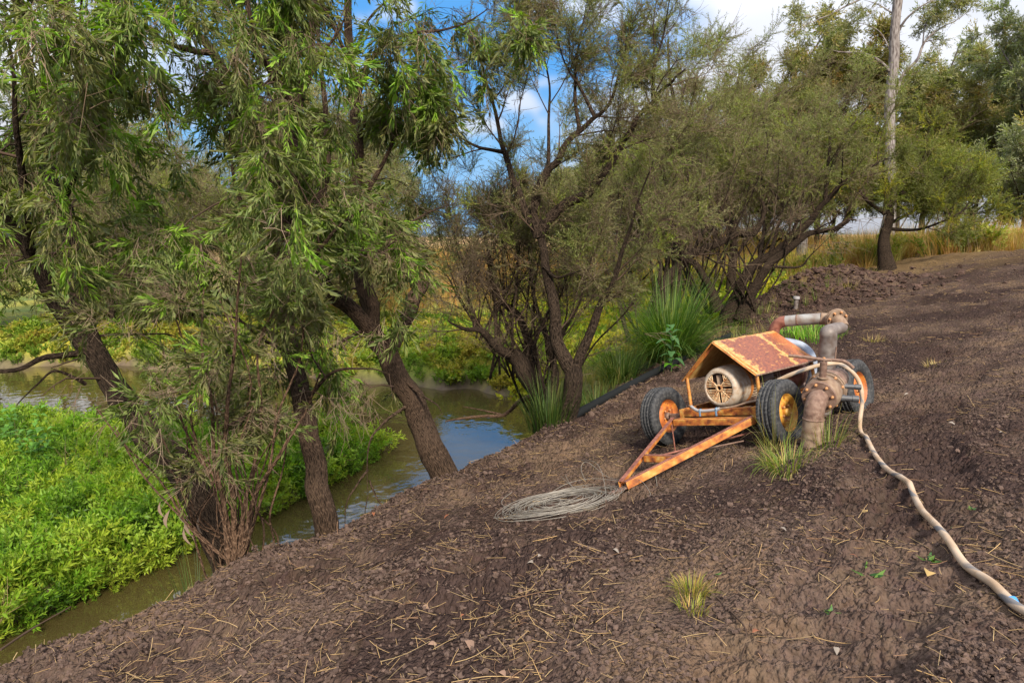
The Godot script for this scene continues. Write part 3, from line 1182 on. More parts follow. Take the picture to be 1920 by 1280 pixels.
	fan(T, Vector3(-2.4, -1.25, -5.55), 18, 1.7, 0.75, 0.020)
	g = willow_style()
	g.per_m = 0.9
	g.low = 0.35
	g.thin = 0.65
	g.floor = -0.3
	g.len = [0.25, 0.8]
	g.size = 0.55
	g.leaves = 0.9
	g.droop = 0.06
	g.hang = 0.15
	g.up = 0.35
	g.from = 0.35
	g.dead = 0.3
	g.fresh_share = 0.05
	grow(T, g)
	finish(T)


func build_right_trees() -> void:
	# forked tree in the middle of the picture
	var T := begin("forked_tree", "dark forked tree with three rising limbs beside the black pipe end", "tree", "", at(1065, 805, 9.7))
	limb(T, "trunk", px([[1062, 850, 9.7], [1066, 780, 9.65], [1074, 690, 9.6]]), 0.30, 0.25, 0.0, 12)
	limb(T, "branch", px([[1074, 700, 9.6], [1046, 640, 9.6], [1036, 570, 9.6], [1022, 490, 9.65], [1010, 435, 9.7]]), 0.24, 0.20, 0.25, 10)
	limb(T, "branch", px([[1074, 700, 9.6], [1100, 640, 9.5], [1118, 590, 9.45], [1142, 545, 9.4], [1165, 480, 9.3], [1195, 390, 9.3], [1225, 300, 9.3]]), 0.17, 0.03, 0.8)
	limb(T, "branch", px([[1011, 440, 9.7], [985, 392, 9.8], [965, 345, 9.9], [946, 285, 10.0], [930, 210, 10.1], [905, 130, 10.2], [890, 50, 10.2]]), 0.15, 0.03, 1.0)
	limb(T, "branch", px([[1010, 445, 9.7], [1006, 375, 9.7], [1020, 332, 9.65], [1045, 300, 9.6], [1075, 258, 9.55], [1110, 225, 9.5], [1140, 195, 9.4], [1170, 110, 9.4], [1185, 20, 9.4]]), 0.17, 0.03, 1.0)
	limb(T, "branch", px([[1012, 440, 9.7], [1045, 395, 9.6], [1090, 370, 9.5], [1125, 340, 9.4], [1150, 300, 9.35], [1165, 270, 9.3], [1195, 222, 9.2], [1225, 185, 9.2], [1262, 150, 9.1], [1285, 128, 9.1]]), 0.18, 0.04, 1.0)
	limb(T, "branch", px([[946, 285, 10.0], [905, 278, 9.9], [870, 262, 9.8], [840, 248, 9.7]]), 0.07, 0.02, 1.0)
	limb(T, "branch", px([[1086, 246, 9.55], [1078, 170, 9.6], [1085, 90, 9.7], [1100, 0, 9.8]]), 0.07, 0.02, 1.0)
	limb(T, "branch", px([[1115, 218, 9.5], [1085, 160, 9.5], [1060, 120, 9.5], [1040, 40, 9.5]]), 0.06, 0.015, 1.0)
	limb(T, "branch", px([[1225, 185, 9.2], [1228, 120, 9.2], [1245, 60, 9.2], [1260, -20, 9.2]]), 0.06, 0.015, 1.0)
	limb(T, "branch", px([[1020, 500, 9.6], [1045, 520, 9.5], [1080, 510, 9.3], [1120, 500, 9.2]]), 0.06, 0.015, 0.8)
	limb(T, "branch", px([[1028, 330, 9.65], [1028, 240, 9.7], [1030, 160, 9.8], [1010, 60, 9.9], [1000, -30, 10.0]]), 0.06, 0.015, 1.0)
	var g := tea_style()
	g.low = -0.2
	g.per_m = 3.0
	g.leaves = 1.25
	g.len = [0.5, 1.7]
	g.from = 0.3
	grow(T, g)
	finish(T)

	# low spreading tree left of it, over the water
	T = begin("spreading_tree", "low spreading tree with long dark limbs reaching left over the water", "tree", "", at(1025, 770, 10.9))
	limb(T, "trunk", px([[1030, 800, 11.0], [1008, 735, 10.9], [980, 690, 10.8], [960, 665, 10.8]]), 0.33, 0.26, 0.0, 10)
	limb(T, "branch", px([[962, 668, 10.8], [935, 650, 10.6], [900, 622, 10.4], [868, 615, 10.3], [840, 600, 10.2]]), 0.19, 0.04, 0.8)
	limb(T, "branch", px([[1015, 745, 10.9], [1000, 660, 11.0], [975, 600, 11.1], [945, 570, 11.2], [925, 525, 11.3], [912, 460, 11.4], [905, 380, 11.5]]), 0.2, 0.04, 1.0)
	limb(T, "branch", px([[1030, 760, 11.0], [1040, 700, 11.2], [1022, 620, 11.4], [1000, 560, 11.5], [992, 470, 11.6], [985, 380, 11.7]]), 0.16, 0.03, 1.0)
	for s in [[[930, 648, 928, 560, 915, 470, 895, 400], 0.07], [[890, 618, 878, 560, 870, 500, 850, 430], 0.05], [[960, 660, 962, 590, 972, 500, 960, 420], 0.06], [[985, 690, 1000, 600, 1005, 520, 1020, 440], 0.05], [[1000, 650, 1030, 580, 1060, 520, 1075, 430], 0.06], [[900, 622, 860, 560, 840, 520, 800, 480], 0.04], [[1035, 720, 1050, 640, 1085, 570, 1110, 480], 0.07]]:
		var marks := []
		var q: Array = s[0]
		for k in q.size() / 2:
			marks.append([q[k * 2], q[k * 2 + 1], 10.7 + rnd(-0.3, 0.3) * k])
		limb(T, "shoot", px(marks), s[1], 0.012, 1.0, 7)
	fan(T, at(1010, 760, 11.2), 12, 3.2, 1.5, 0.055)
	fan(T, at(940, 690, 11.6), 9, 3.0, 1.4, 0.045)
	fan(T, at(895, 620, 11.0), 6, 2.0, 0.9, 0.035)
	g = tea_style()
	g.low = 0.4
	g.per_m = 3.4
	g.leaves = 0.65
	g.thin = 0.4
	g.dead = 0.42
	g.len = [0.4, 1.3]
	grow(T, g)
	finish(T)

	# two wide low trees behind the trailer, limbs sweeping right
	T = begin("sweeping_tree", "wide low tree with long limbs sweeping right over the dirt mound", "tree", "", at(1385, 580, 15.6))
	limb(T, "trunk", px([[1368, 600, 15.6], [1385, 545, 15.5], [1404, 512, 15.4], [1444, 478, 15.3], [1481, 452, 15.2], [1520, 415, 15.1], [1548, 377, 15.0], [1579, 345, 14.9], [1625, 318, 14.8], [1665, 298, 14.7]]), 0.30, 0.04, 0.8, 10)
	limb(T, "trunk", px([[1390, 600, 15.4], [1412, 540, 15.3], [1440, 500, 15.2], [1476, 468, 15.1], [1510, 443, 15.0], [1537, 434, 15.0], [1570, 428, 14.9], [1592, 412, 14.8]]), 0.26, 0.07, 0.7, 10)
	limb(T, "branch", px([[1548, 380, 15.0], [1550, 330, 15.0], [1557, 260, 15.0], [1553, 230, 15.0], [1562, 195, 15.0]]), 0.10, 0.03, 0.8)
	limb(T, "branch", px([[1549, 350, 15.0], [1575, 272, 14.9], [1605, 225, 14.8], [1632, 195, 14.7]]), 0.09, 0.02, 0.9)
	limb(T, "branch", px([[1444, 475, 15.3], [1460, 420, 15.3], [1468, 385, 15.3], [1440, 352, 15.3], [1400, 345, 15.3]]), 0.10, 0.03, 1.0)
	limb(T, "branch", px([[1481, 452, 15.2], [1500, 390, 15.4], [1512, 320, 15.6], [1518, 240, 15.8]]), 0.09, 0.02, 1.0)
	limb(T, "branch", px([[1420, 500, 15.4], [1432, 430, 15.8], [1425, 370, 16.0], [1436, 300, 16.2]]), 0.09, 0.02, 1.0)
	limb(T, "branch", px([[1579, 345, 14.9], [1580, 300, 14.6], [1582, 250, 14.4]]), 0.05, 0.015, 1.0)
	limb(T, "branch", px([[1452, 500, 15.1], [1500, 500, 14.9], [1520, 480, 14.8], [1560, 440, 14.6]]), 0.07, 0.02, 0.4)
	fan(T, at(1400, 570, 15.4), 10, 3.6, 2.2, 0.065)
	g = tea_style()
	g.low = 1.5
	g.per_m = 1.8
	g.leaves = 0.6
	g.len = [0.6, 1.6]
	g.size = 1.2
	g.thick = 0.026
	g.from = 0.35
	grow(T, g)
	finish(T)

	T = begin("tangled_tree", "tangled low tree of crooked stems behind the grass tussock", "tree", "", at(1300, 590, 15.2))
	limb(T, "trunk", px([[1345, 580, 15.2], [1325, 525, 15.1], [1300, 492, 15.0], [1275, 482, 14.9], [1262, 430, 14.9], [1255, 370, 15.0], [1240, 300, 15.0]]), 0.2, 0.05, 0.7, 10)
	limb(T, "trunk", px([[1225, 600, 14.8], [1245, 545, 14.9], [1262, 510, 15.0], [1300, 478, 15.0], [1342, 458, 15.0], [1378, 441, 15.1], [1415, 438, 15.2]]), 0.28, 0.12, 0.6, 10)
	limb(T, "branch", px([[1342, 458, 15.0], [1336, 400, 15.1], [1322, 340, 15.2], [1330, 270, 15.3]]), 0.12, 0.03, 1.0)
	limb(T, "branch", px([[1415, 438, 15.2], [1432, 400, 15.3], [1425, 350, 15.4], [1440, 280, 15.5], [1430, 220, 15.6]]), 0.12, 0.03, 1.0)
	limb(T, "branch", px([[1290, 485, 15.0], [1300, 430, 15.4], [1310, 380, 15.6], [1295, 310, 15.8]]), 0.11, 0.03, 1.0)
	limb(T, "branch", px([[1208, 640, 14.6], [1222, 570, 14.7], [1240, 500, 14.8], [1215, 440, 14.9], [1225, 360, 15.0], [1200, 280, 15.0]]), 0.13, 0.03, 1.0)
	limb(T, "branch", px([[1180, 640, 14.4], [1160, 560, 14.5], [1150, 500, 14.5], [1160, 420, 14.6], [1175, 330, 14.8]]), 0.11, 0.03, 1.0)
	limb(T, "branch", px([[1310, 560, 15.6], [1290, 520, 15.7], [1310, 450, 15.8], [1360, 380, 16.0], [1375, 300, 16.2], [1370, 220, 16.4]]), 0.14, 0.03, 1.0)
	limb(T, "branch", px([[1262, 420, 14.9], [1290, 340, 14.6], [1310, 260, 14.5], [1345, 180, 14.5]]), 0.08, 0.02, 1.0)
	limb(T, "branch", px([[1240, 300, 15.0], [1270, 220, 15.2], [1290, 150, 15.4], [1330, 90, 15.6]]), 0.06, 0.02, 1.0)
	fan(T, at(1215, 620, 14.8), 9, 3.6, 1.6, 0.06)
	fan(T, at(1310, 575, 15.4), 12, 4.0, 2.0, 0.065)
	g = tea_style()
	g.low = 1.5
	g.per_m = 1.8
	g.leaves = 0.6
	g.len = [0.6, 1.7]
	g.size = 1.25
	g.thick = 0.026
	g.from = 0.35
	grow(T, g)
	finish(T)

	# leafy tree at the far end of the bare dirt
	T = begin("yellow_green_tree", "bushy yellow-green tree on a short dark trunk where the dirt meets dry grass", "tree", "", at(1660, 500, 21.0))
	limb(T, "trunk", px([[1662, 510, 21.0], [1660, 440, 21.0], [1668, 390, 21.0], [1660, 320, 21.0]]), 0.42, 0.12, 0.5, 10)
	for s in [[1665, 420, 1720, 390, 1760, 350, 1800, 320], [1660, 400, 1620, 370, 1600, 330, 1590, 300], [1668, 390, 1700, 340, 1730, 300, 1740, 270], [1664, 430, 1720, 430, 1780, 410, 1830, 380], [1664, 380, 1650, 320, 1640, 280, 1650, 240], [1690, 360, 1760, 390, 1800, 400, 1840, 340]]:
		var marks := []
		for k in 4:
			marks.append([s[k * 2], s[k * 2 + 1], 21.0 + rnd(-0.6, 0.6) * k])
		limb(T, "branch", px(marks), 0.13, 0.03, 1.0, 7)
	g = tea_style()
	g.per_m = 2.2
	g.leaves = 0.9
	g.len = [0.6, 1.8]
	g.size = 1.6
	g.thick = 0.02
	g.up = 0.3
	g.dead = 0.1
	g.dull = Color(0.17, 0.19, 0.06)
	g.green = Color(0.22, 0.26, 0.05)
	g.fresh = Color(0.34, 0.35, 0.04)
	g.fresh_share = 0.15
	grow(T, g)
	finish(T)

	# the tall pale gum
	T = begin("tall_gum", "tall smooth pale gum tree rising above everything on the right", "tree", "", at(1662, 470, 27.0), "bark_gum")
	limb(T, "trunk", px([[1660, 480, 27.0], [1666, 380, 27.0], [1670, 250, 27.0], [1674, 130, 27.0], [1682, 30, 27.0], [1690, -90, 27.0], [1700, -200, 27.0]]), 0.46, 0.30, 0.0, 14)
	limb(T, "branch", px([[1666, 132, 27.0], [1645, 112, 26.6], [1615, 99, 26.2], [1580, 98, 25.9], [1545, 88, 25.6]]), 0.16, 0.04, 0.5)
	limb(T, "branch", px([[1678, 175, 27.0], [1697, 135, 27.2], [1722, 110, 27.4], [1733, 80, 27.5], [1760, 55, 27.7], [1790, 40, 27.8], [1822, 20, 28.0]]), 0.17, 0.03, 0.9)
	limb(T, "branch", px([[1684, 60, 27.0], [1705, 30, 26.6], [1740, 5, 26.2], [1790, -10, 26.0]]), 0.12, 0.03, 1.2)
	limb(T, "branch", px([[1730, 90, 27.5], [1735, 50, 27.5], [1750, 20, 27.5], [1775, -10, 27.5]]), 0.07, 0.02, 1.2)
	limb(T, "branch", px([[1685, -30, 27.0], [1650, -20, 26.5], [1600, 5, 26.0], [1550, 30, 25.7], [1515, 45, 25.5], [1490, 60, 25.4]]), 0.12, 0.02, 0.9)
	limb(T, "branch", px([[1672, 100, 27.0], [1650, 60, 27.3], [1620, 45, 27.5], [1590, 45, 27.7]]), 0.07, 0.02, 0.8)
	limb(T, "branch", px([[1682, 30, 27.0], [1650, 10, 27.4], [1620, 0, 27.7]]), 0.08, 0.02, 1.2)
	g = gum_style()
	g.per_m = 1.7
	g.len = [0.7, 1.3]
	g.leaves = 0.4
	g.from = 0.45
	g.size = 0.9
	grow(T, g)
	finish(T)


func gum_style() -> Dictionary:
	return {"per_m": 1.5, "len": [1.0, 2.2], "up": 0.35, "droop": 0.06, "hang": 0.2, "species": "gum", "size": 1.35, "leaves": 1.45, "dull": Color(0.26, 0.25, 0.135), "green": Color(0.27, 0.30, 0.13), "fresh": Color(0.38, 0.32, 0.13), "fresh_share": 0.06, "dead": 0.06, "depth": 1, "fork": 0.6, "from": 0.3, "thick": 0.025}


func far_tree(called: String, label: String, base: Vector3, height: float, spread: float, g: Dictionary, bark := "bark_dark", low := 0.25, group := "") -> void:
	var T := begin(called, label, "tree", group, base, bark)
	var lean := Vector3(rnd(-0.12, 0.12), 1.0, rnd(-0.1, 0.1))
	var trunk := [base + Vector3.DOWN * 0.4]
	for k in 5:
		trunk.append(base + lean * height * (0.18 * (k + 1)) + Vector3(rnd(-1, 1), 0, rnd(-1, 1)) * spread * 0.06 * k)
	limb(T, "trunk", trunk, height * 0.035 + 0.05, 0.05, 0.5, 8)
	var count := 9
	for k in count:
		var f := lerpf(low, 0.8, float(k) / count)
		var p: Vector3 = base + lean * height * 0.9 * f
		var a := k * 2.4 + rnd(-0.5, 0.5)
		var out := Vector3(cos(a), 0, sin(a))
		var reach := spread * rnd(0.6, 1.0) * (1.0 - 0.55 * absf(f - 0.45))
		var rise := height * (0.96 - f) * rnd(0.35, 0.75)
		limb(T, "branch", [p, p + out * reach * 0.35 + Vector3.UP * rise * 0.4, p + out * reach * 0.7 + Vector3.UP * rise * 0.75, p + out * reach + Vector3.UP * rise], height * 0.012 + 0.02, 0.02, 1.0, 6)
	grow(T, g)
	finish(T)


func build_far_trees() -> void:
	var gum := gum_style()
	var autumn := gum_style()
	autumn.dull = Color(0.29, 0.235, 0.11)
	autumn.green = Color(0.28, 0.275, 0.10)
	autumn.fresh = Color(0.38, 0.25, 0.09)
	autumn.fresh_share = 0.07
	var grey := gum_style()
	grey.leaves = 0.8
	grey.size = 1.2
	grey.dull = Color(0.29, 0.30, 0.20)
	grey.green = Color(0.29, 0.33, 0.18)
	var scrub := tea_style()
	scrub.size = 2.0
	scrub.per_m = 1.3
	scrub.len = [1.2, 2.8]
	scrub.leaves = 1.0
	scrub.dull = Color(0.22, 0.19, 0.105)
	scrub.green = Color(0.22, 0.25, 0.085)
	scrub.thick = 0.02
	scrub.dead = 0.18
	var tall := scrub.duplicate()
	tall.size = 1.4
	tall.leaves = 0.9
	tall.len = [0.9, 2.0]
	# right of the middle
	far_tree("bronze_gum", "round bronze-green gum tree left of the tall pale trunk", ground_spot(13.9, -33.0), 12.6, 3.6, autumn, "bark_gum", 0.25)
	far_tree("slim_gum", "slim open gum tree right of the tall pale trunk behind dry grass", ground_spot(27.0, -42.0), 13.8, 4.2, gum, "bark_gum", 0.2)
	far_tree("edge_gum", "grey-green gum tree at the picture's right edge above the dry grass", ground_spot(24.6, -33.0), 14.0, 2.8, grey, "bark_gum", 0.2)
	far_tree("drooping_gum", "dark drooping gum low behind the yellow-green tree", ground_spot(23.0, -31.0), 5.6, 2.8, grey, "bark_dark", 0.15)
	far_tree("background_gum", "small far gum seen between bronze gum and the tall pale trunk", ground_spot(19.5, -44.0), 8.0, 3.0, gum, "bark_gum", 0.2)
	far_tree("background_gum", "broad hazy gum behind the sweeping tree's upper limbs", ground_spot(13.0, -46.0), 9.5, 4.5, gum, "bark_gum", 0.2)
	far_tree("background_gum", "pale gum closing the view at the right edge behind the dry grass", ground_spot(27.5, -33.0), 8.5, 3.4, grey, "bark_gum", 0.12)
	far_tree("background_gum", "olive gum just right of the yellow-green tree behind dry grass", ground_spot(25.0, -38.0), 7.5, 3.6, gum, "bark_gum", 0.12)
	far_tree("background_gum", "distant gum between the tall pale trunk and the slim gum", ground_spot(28.0, -50.0), 9.5, 4.4, autumn, "bark_gum", 0.15)
	far_tree("background_gum", "airy gum above the yellow-green tree, left of the slim gum", ground_spot(22.5, -38.0), 9.5, 3.4, autumn, "bark_gum", 0.15)
	far_tree("thin_scrub_tree", "tall airy olive tree standing behind the forked tree's right limbs", ground_spot(4.9, -20.5), 9.2, 2.4, tall, "bark_dark", 0.2)
	far_tree("thin_scrub_tree", "tall airy olive tree behind the tangled tree's crown, beside the sky gap", ground_spot(7.2, -22.5), 8.8, 2.4, tall, "bark_dark", 0.2)
	far_tree("thin_scrub_tree", "light green scrub tree just behind the sweeping limbs", ground_spot(8.6, -24.0), 5.2, 2.6, scrub, "bark_dark", 0.15)
	far_tree("thin_scrub_tree", "olive scrub tree behind the tangled tree", ground_spot(5.6, -24.5), 6.6, 2.8, scrub, "bark_dark", 0.15)
	far_tree("thin_scrub_tree", "brown-green scrub tree behind the forked tree on the yellow field", ground_spot(4.4, -25.5), 4.6, 2.4, scrub, "bark_dark", 0.15)
	var field_rows := [
		[3.2, -31.0, 5.0, 2.6, "pale scrub tree on the yellow field, seen between the forked tree's two stems", scrub],
		[6.2, -33.0, 6.0, 3.0, "pale scrub tree on the field straight behind the big tussock", scrub],
		[9.6, -34.5, 6.6, 3.2, "pale scrub tree on the orange field behind the tangled tree's crown", scrub],
		[13.2, -36.5, 6.6, 3.4, "pale scrub tree on the orange field behind the sweeping limbs", scrub],
		[17.2, -39.0, 7.0, 3.6, "pale scrub tree on the orange field below the bronze gum", scrub],
		[21.5, -46.0, 7.6, 4.0, "hazy grey gum behind the tall pale trunk's foot", grey],
		[5.5, -55.0, 8.0, 4.5, "far grey tree across the orange field behind the forked tree", grey],
		[11.5, -58.0, 8.5, 5.0, "far grey tree across the orange field behind the tangled tree", grey],
		[1.5, -58.0, 6.0, 4.5, "low far tree at the end of the orange field left of the forked tree", grey],
		[19.0, -60.0, 9.0, 5.0, "far grey tree across the orange field behind the sweeping limbs", grey],
	]
	for r in field_rows:
		far_tree("field_tree", r[4], ground_spot(r[0], r[1]), r[2], r[3], r[5], "bark_gum" if r[5] != scrub else "bark_dark", 0.1, "trees on the field")
	# across the creek on the left
	var rows := [
		[-6.0, -25.0, 4.6, 2.6, "olive scrub tree across the water behind the thick leaning trunk", scrub],
		[-8.2, -22.8, 5.2, 3.0, "brown-green scrub tree across the pool behind the upright trunk", scrub],
		[-11.0, -23.4, 4.8, 3.0, "olive scrub tree across the pool behind the multi-stemmed shrub", scrub],
		[-14.2, -24.2, 5.6, 3.2, "dense olive scrub tree across the pool behind the leaning trunk", scrub],
		[-18.0, -23.2, 5.2, 3.2, "olive scrub tree on the far bank at the left edge", scrub],
		[-7.4, -29.0, 5.8, 3.2, "pale olive scrub tree standing back from the far bank behind the two middle trunks", scrub],
		[-10.6, -29.5, 6.4, 3.4, "taller olive scrub tree in the second row across the pool", scrub],
		[-14.6, -30.0, 6.6, 3.4, "wide olive scrub tree in the second row behind the leaning trunk", scrub],
		[-18.5, -29.0, 7.5, 3.6, "far left olive scrub tree in the second row", scrub],
		[-12.0, -40.0, 13.0, 4.5, "pale tall gum far across the pool seen through the leaning tree", gum],
		[-8.5, -46.0, 10.5, 4.0, "grey gum far across the creek under the blue sky", grey],
		[6.5, -46.0, 8.5, 4.0, "far gum behind the forked tree's limbs", gum],
		[-22.0, -36.0, 12.0, 4.5, "grey-green gum far behind the left scrub trees", grey],
	]
	var bush := scrub.duplicate()
	bush.size = 1.5
	bush.per_m = 2.6
	bush.len = [0.7, 1.5]
	bush.leaves = 1.2
	var bx := [-4.6, -6.9, -9.0, -11.4, -13.3, -15.8, -18.4, -21.5]
	var bl := ["low olive bush at the water's far edge just left of the thick leaning trunk", "low olive bush on the far bank behind the thick leaning trunk", "low olive bush on the far bank behind the upright trunk", "low olive bush on the far bank behind the shrub's right stems", "low olive bush on the far bank behind the shrub's left stems", "low olive bush on the far bank behind the leaning trunk", "low olive bush on the far bank left of the leaning trunk", "low olive bush on the far bank at the picture's left edge"]
	for k in bx.size():
		far_tree("far_bank_bush", bl[k], ground_spot(bx[k], -21.6 - 0.9 * (k % 3)), 3.2 + 0.5 * (k % 2), 2.0, bush, "bark_dark", 0.05, "bushes across the creek")
	for r in rows:
		far_tree("far_bank_tree", r[4], ground_spot(r[0], r[1]), r[2], r[3], r[5], "bark_gum" if r[5] != scrub else "bark_dark", 0.12 if r[5] == scrub else 0.3, "trees across the creek")


func ground_spot(x: float, z: float) -> Vector3:
	return Vector3(x, gh(x, z), z)


# ---------------------------------------------------------------- low plants
func scatter(called: String, label: String, meshes: Array, material: Material, spots: Array, size: Vector2, tints: Array, lean := 0.15) -> void:
	# plants nobody would count: one object per mesh variant
	for k in meshes.size():
		var w := []
		var t := []
		for q in range(k, spots.size(), meshes.size()):
			var b := Basis(Vector3.UP, rnd(0, TAU)).scaled(Vector3.ONE * rnd(size.x, size.y))
			b = Basis(Vector3(rnd(-1, 1), 0, rnd(-1, 1)).normalized(), rnd(0, lean)) * b
			w.append(Transform3D(b, spots[q]))
			var p: Vector3 = spots[q]
			var n := clampf(0.5 + noise_b.get_noise_2d(p.x * 0.9, p.z * 0.9) * 0.9 + rnd(-0.3, 0.3), 0.0, 0.999) * (tints.size() - 1)
			var i := int(n)
			t.append(tints[i].lerp(tints[i + 1], n - i))
		var o := many(called, meshes[k], material, w, t)
		tag(o, label, "")


func build_weeds() -> void:
	var spots := []
	while spots.size() < 11000:
		var x := rnd(-15.0, -2.1)
		var z := rnd(-14.2, -3.5)
		if rng.randf() > clampf(1.25 + z * 0.05, 0.45, 1.0):
			continue
		var d := island_depth(x, z)
		if d < -0.12:
			continue
		var y := maxf(gh(x, z), -2.32) - 0.03
		spots.append(Vector3(x, y + 0.22 * noise_a.get_noise_2d(x * 0.9, z * 0.9) * smoothstep(0.0, 0.6, d), z))
	scatter("weed_bed", "dense bright green waterside weeds covering the island in the creek", SPRAY.weed, M.leaf, spots, Vector2(0.5, 1.3), [Color(0.07, 0.15, 0.016), Color(0.15, 0.30, 0.02), Color(0.20, 0.33, 0.03), Color(0.31, 0.40, 0.04)], 0.45)
	var dead_at := []
	for k in 150:
		dead_at.append(spots[rng.randi() % spots.size()] + Vector3(0, 0.2, 0))
	scatter("dead_weed_stems", "thin brown dead stems standing among the green weeds", SPRAY.dry, M.twig_tint, dead_at, Vector2(0.6, 1.0), [Color(0.15, 0.11, 0.07), Color(0.26, 0.19, 0.10)], 0.6)
	var low_at := []
	for k in 1500:
		var q: Vector3 = spots[rng.randi() % spots.size()]
		low_at.append(q + Vector3(rnd(-0.1, 0.1), 0.25, rnd(-0.1, 0.1)))
	scatter("round_leaf_weeds", "rounder-leaved pale green plants mixed into the weed bed", SPRAY.herb, M.leaf, low_at, Vector2(0.7, 1.3), [Color(0.15, 0.27, 0.03), Color(0.28, 0.40, 0.05)], 0.6)
	# yellow-green cover on the far bank
	spots = []
	while spots.size() < 5200:
		var x := rnd(-16.0, 4.0)
		var z := rnd(-24.0, -15.0)
		var y := gh(x, z)
		if y < -2.25 or crest_side(x, z) > -1.5:
			continue
		spots.append(Vector3(x, y - 0.03, z))
	scatter("ground_cover", "low yellow-green creeping plants on the far bank of the creek", SPRAY.herb, M.leaf, spots, Vector2(0.9, 2.0), [Color(0.13, 0.23, 0.025), Color(0.20, 0.30, 0.03), Color(0.30, 0.33, 0.04), Color(0.36, 0.30, 0.05)], 0.5)
	spots = []
	while spots.size() < 6000:
		var x := rnd(0.0, 16.0)
		var z := rnd(-36.0, -16.0)
		if crest_side(x, z) > -1.8:
			continue
		spots.append(Vector3(x, gh(x, z) - 0.03, z))
	scatter("field_weeds", "bright yellow-green weeds in the low field behind the trees", SPRAY.herb, M.leaf, spots, Vector2(1.5, 3.4), [Color(0.18, 0.28, 0.02), Color(0.34, 0.38, 0.025), Color(0.48, 0.42, 0.04)], 0.4)
	# taller plant at the left end of the weed bed
	for s in [[18, 800, 11.0, 1.0], [70, 815, 10.6, 0.8]]:
		var base := at(s[0], s[1], s[2])
		base.y = -2.1
		var b := MB.new()
		for k in 5:
			leafstalk(b, Vector3(rnd(-0.2, 0.2), 0, rnd(-0.2, 0.2)), Vector3(rnd(-0.25, 0.25), 1, rnd(-0.25, 0.25)), 0.95 * s[3], 7, 0.17, 0.10, Color(0.13, 0.30, 0.045))
		var o := put("broad_leaf_plant", b, M.leaf)
		o.position = base
		tag(o, "taller broad-leaved plant at the left end of the weed bed" if s[3] == 1.0 else "shorter broad-leaved plant beside the taller one in the weed bed", "plant", "broad-leaved plants in the weed bed")


func leafstalk(b: MB, p: Vector3, d: Vector3, height: float, count: int, ll: float, lw: float, col: Color) -> void:
	d = d.normalized()
	var pts := PackedVector3Array([p])
	for k in count:
		d = (d + rvec() * 0.12).normalized()
		p += d * height / count
		pts.append(p)
		for m in 2:
			var a := k * 1.9 + m * PI + rnd(-0.3, 0.3)
			var out := Vector3(cos(a), rnd(0.1, 0.5), sin(a)).normalized()
			var side := out.cross(Vector3.UP).normalized()
			var g := rnd(0.75, 1.25)
			big_leaf(b, p, out, side, ll * rnd(0.6, 1.1), lw * rnd(0.7, 1.1), Color(col.r * g, col.g * g, col.b * g))
	b.tube(pts, radii(pts.size(), 0.008, 0.003), 5, null, 0.0, false, Color(col.r * 0.8, col.g * 0.7, col.b))


func big_leaf(b: MB, p: Vector3, d: Vector3, side: Vector3, length: float, width: float, col: Color) -> void:
	var up := side.cross(d).normalized()
	if up.y < 0:
		up = -up
		side = -side
	var first := b.v.size()
	var shape := [0.05, 0.75, 1.0, 0.7, 0.02]
	for k in 5:
		var f := k / 4.0
		var c := p + d * length * f + up * length * (0.18 * sin(f * PI) - 0.28 * f * f)
		var w: float = width * 0.5 * shape[k]
		b.add(c - side * w + up * w * 0.25, (up - side * 0.3).normalized(), Vector2(0, f), col)
		b.add(c, up, Vector2(0.5, f), col)
		b.add(c + side * w + up * w * 0.25, (up + side * 0.3).normalized(), Vector2(1, f), col)
		if k > 0:
			for h in 2:
				var q := first + k * 3 + h
				b.i.append_array([q - 3, q, q - 2, q - 2, q, q + 1])


func tussock(called: String, label: String, where: Vector3, count: int, height: float, spread: float, bend: float, width: float, tints: Array, category := "grass tussock", group := "") -> void:
	var b := MB.new()
	for k in 3:
		var first := b.v.size()
		blades(count / 3, height, width, spread, bend, b)
		var t: Color = tints[k]
		for q in range(first, b.v.size()):
			b.c[q] = Color(b.c[q].r * t.r, b.c[q].g * t.g, b.c[q].b * t.b)
	var o := put(called, b, M.leaf)
	o.position = where
	tag(o, label, category, group)


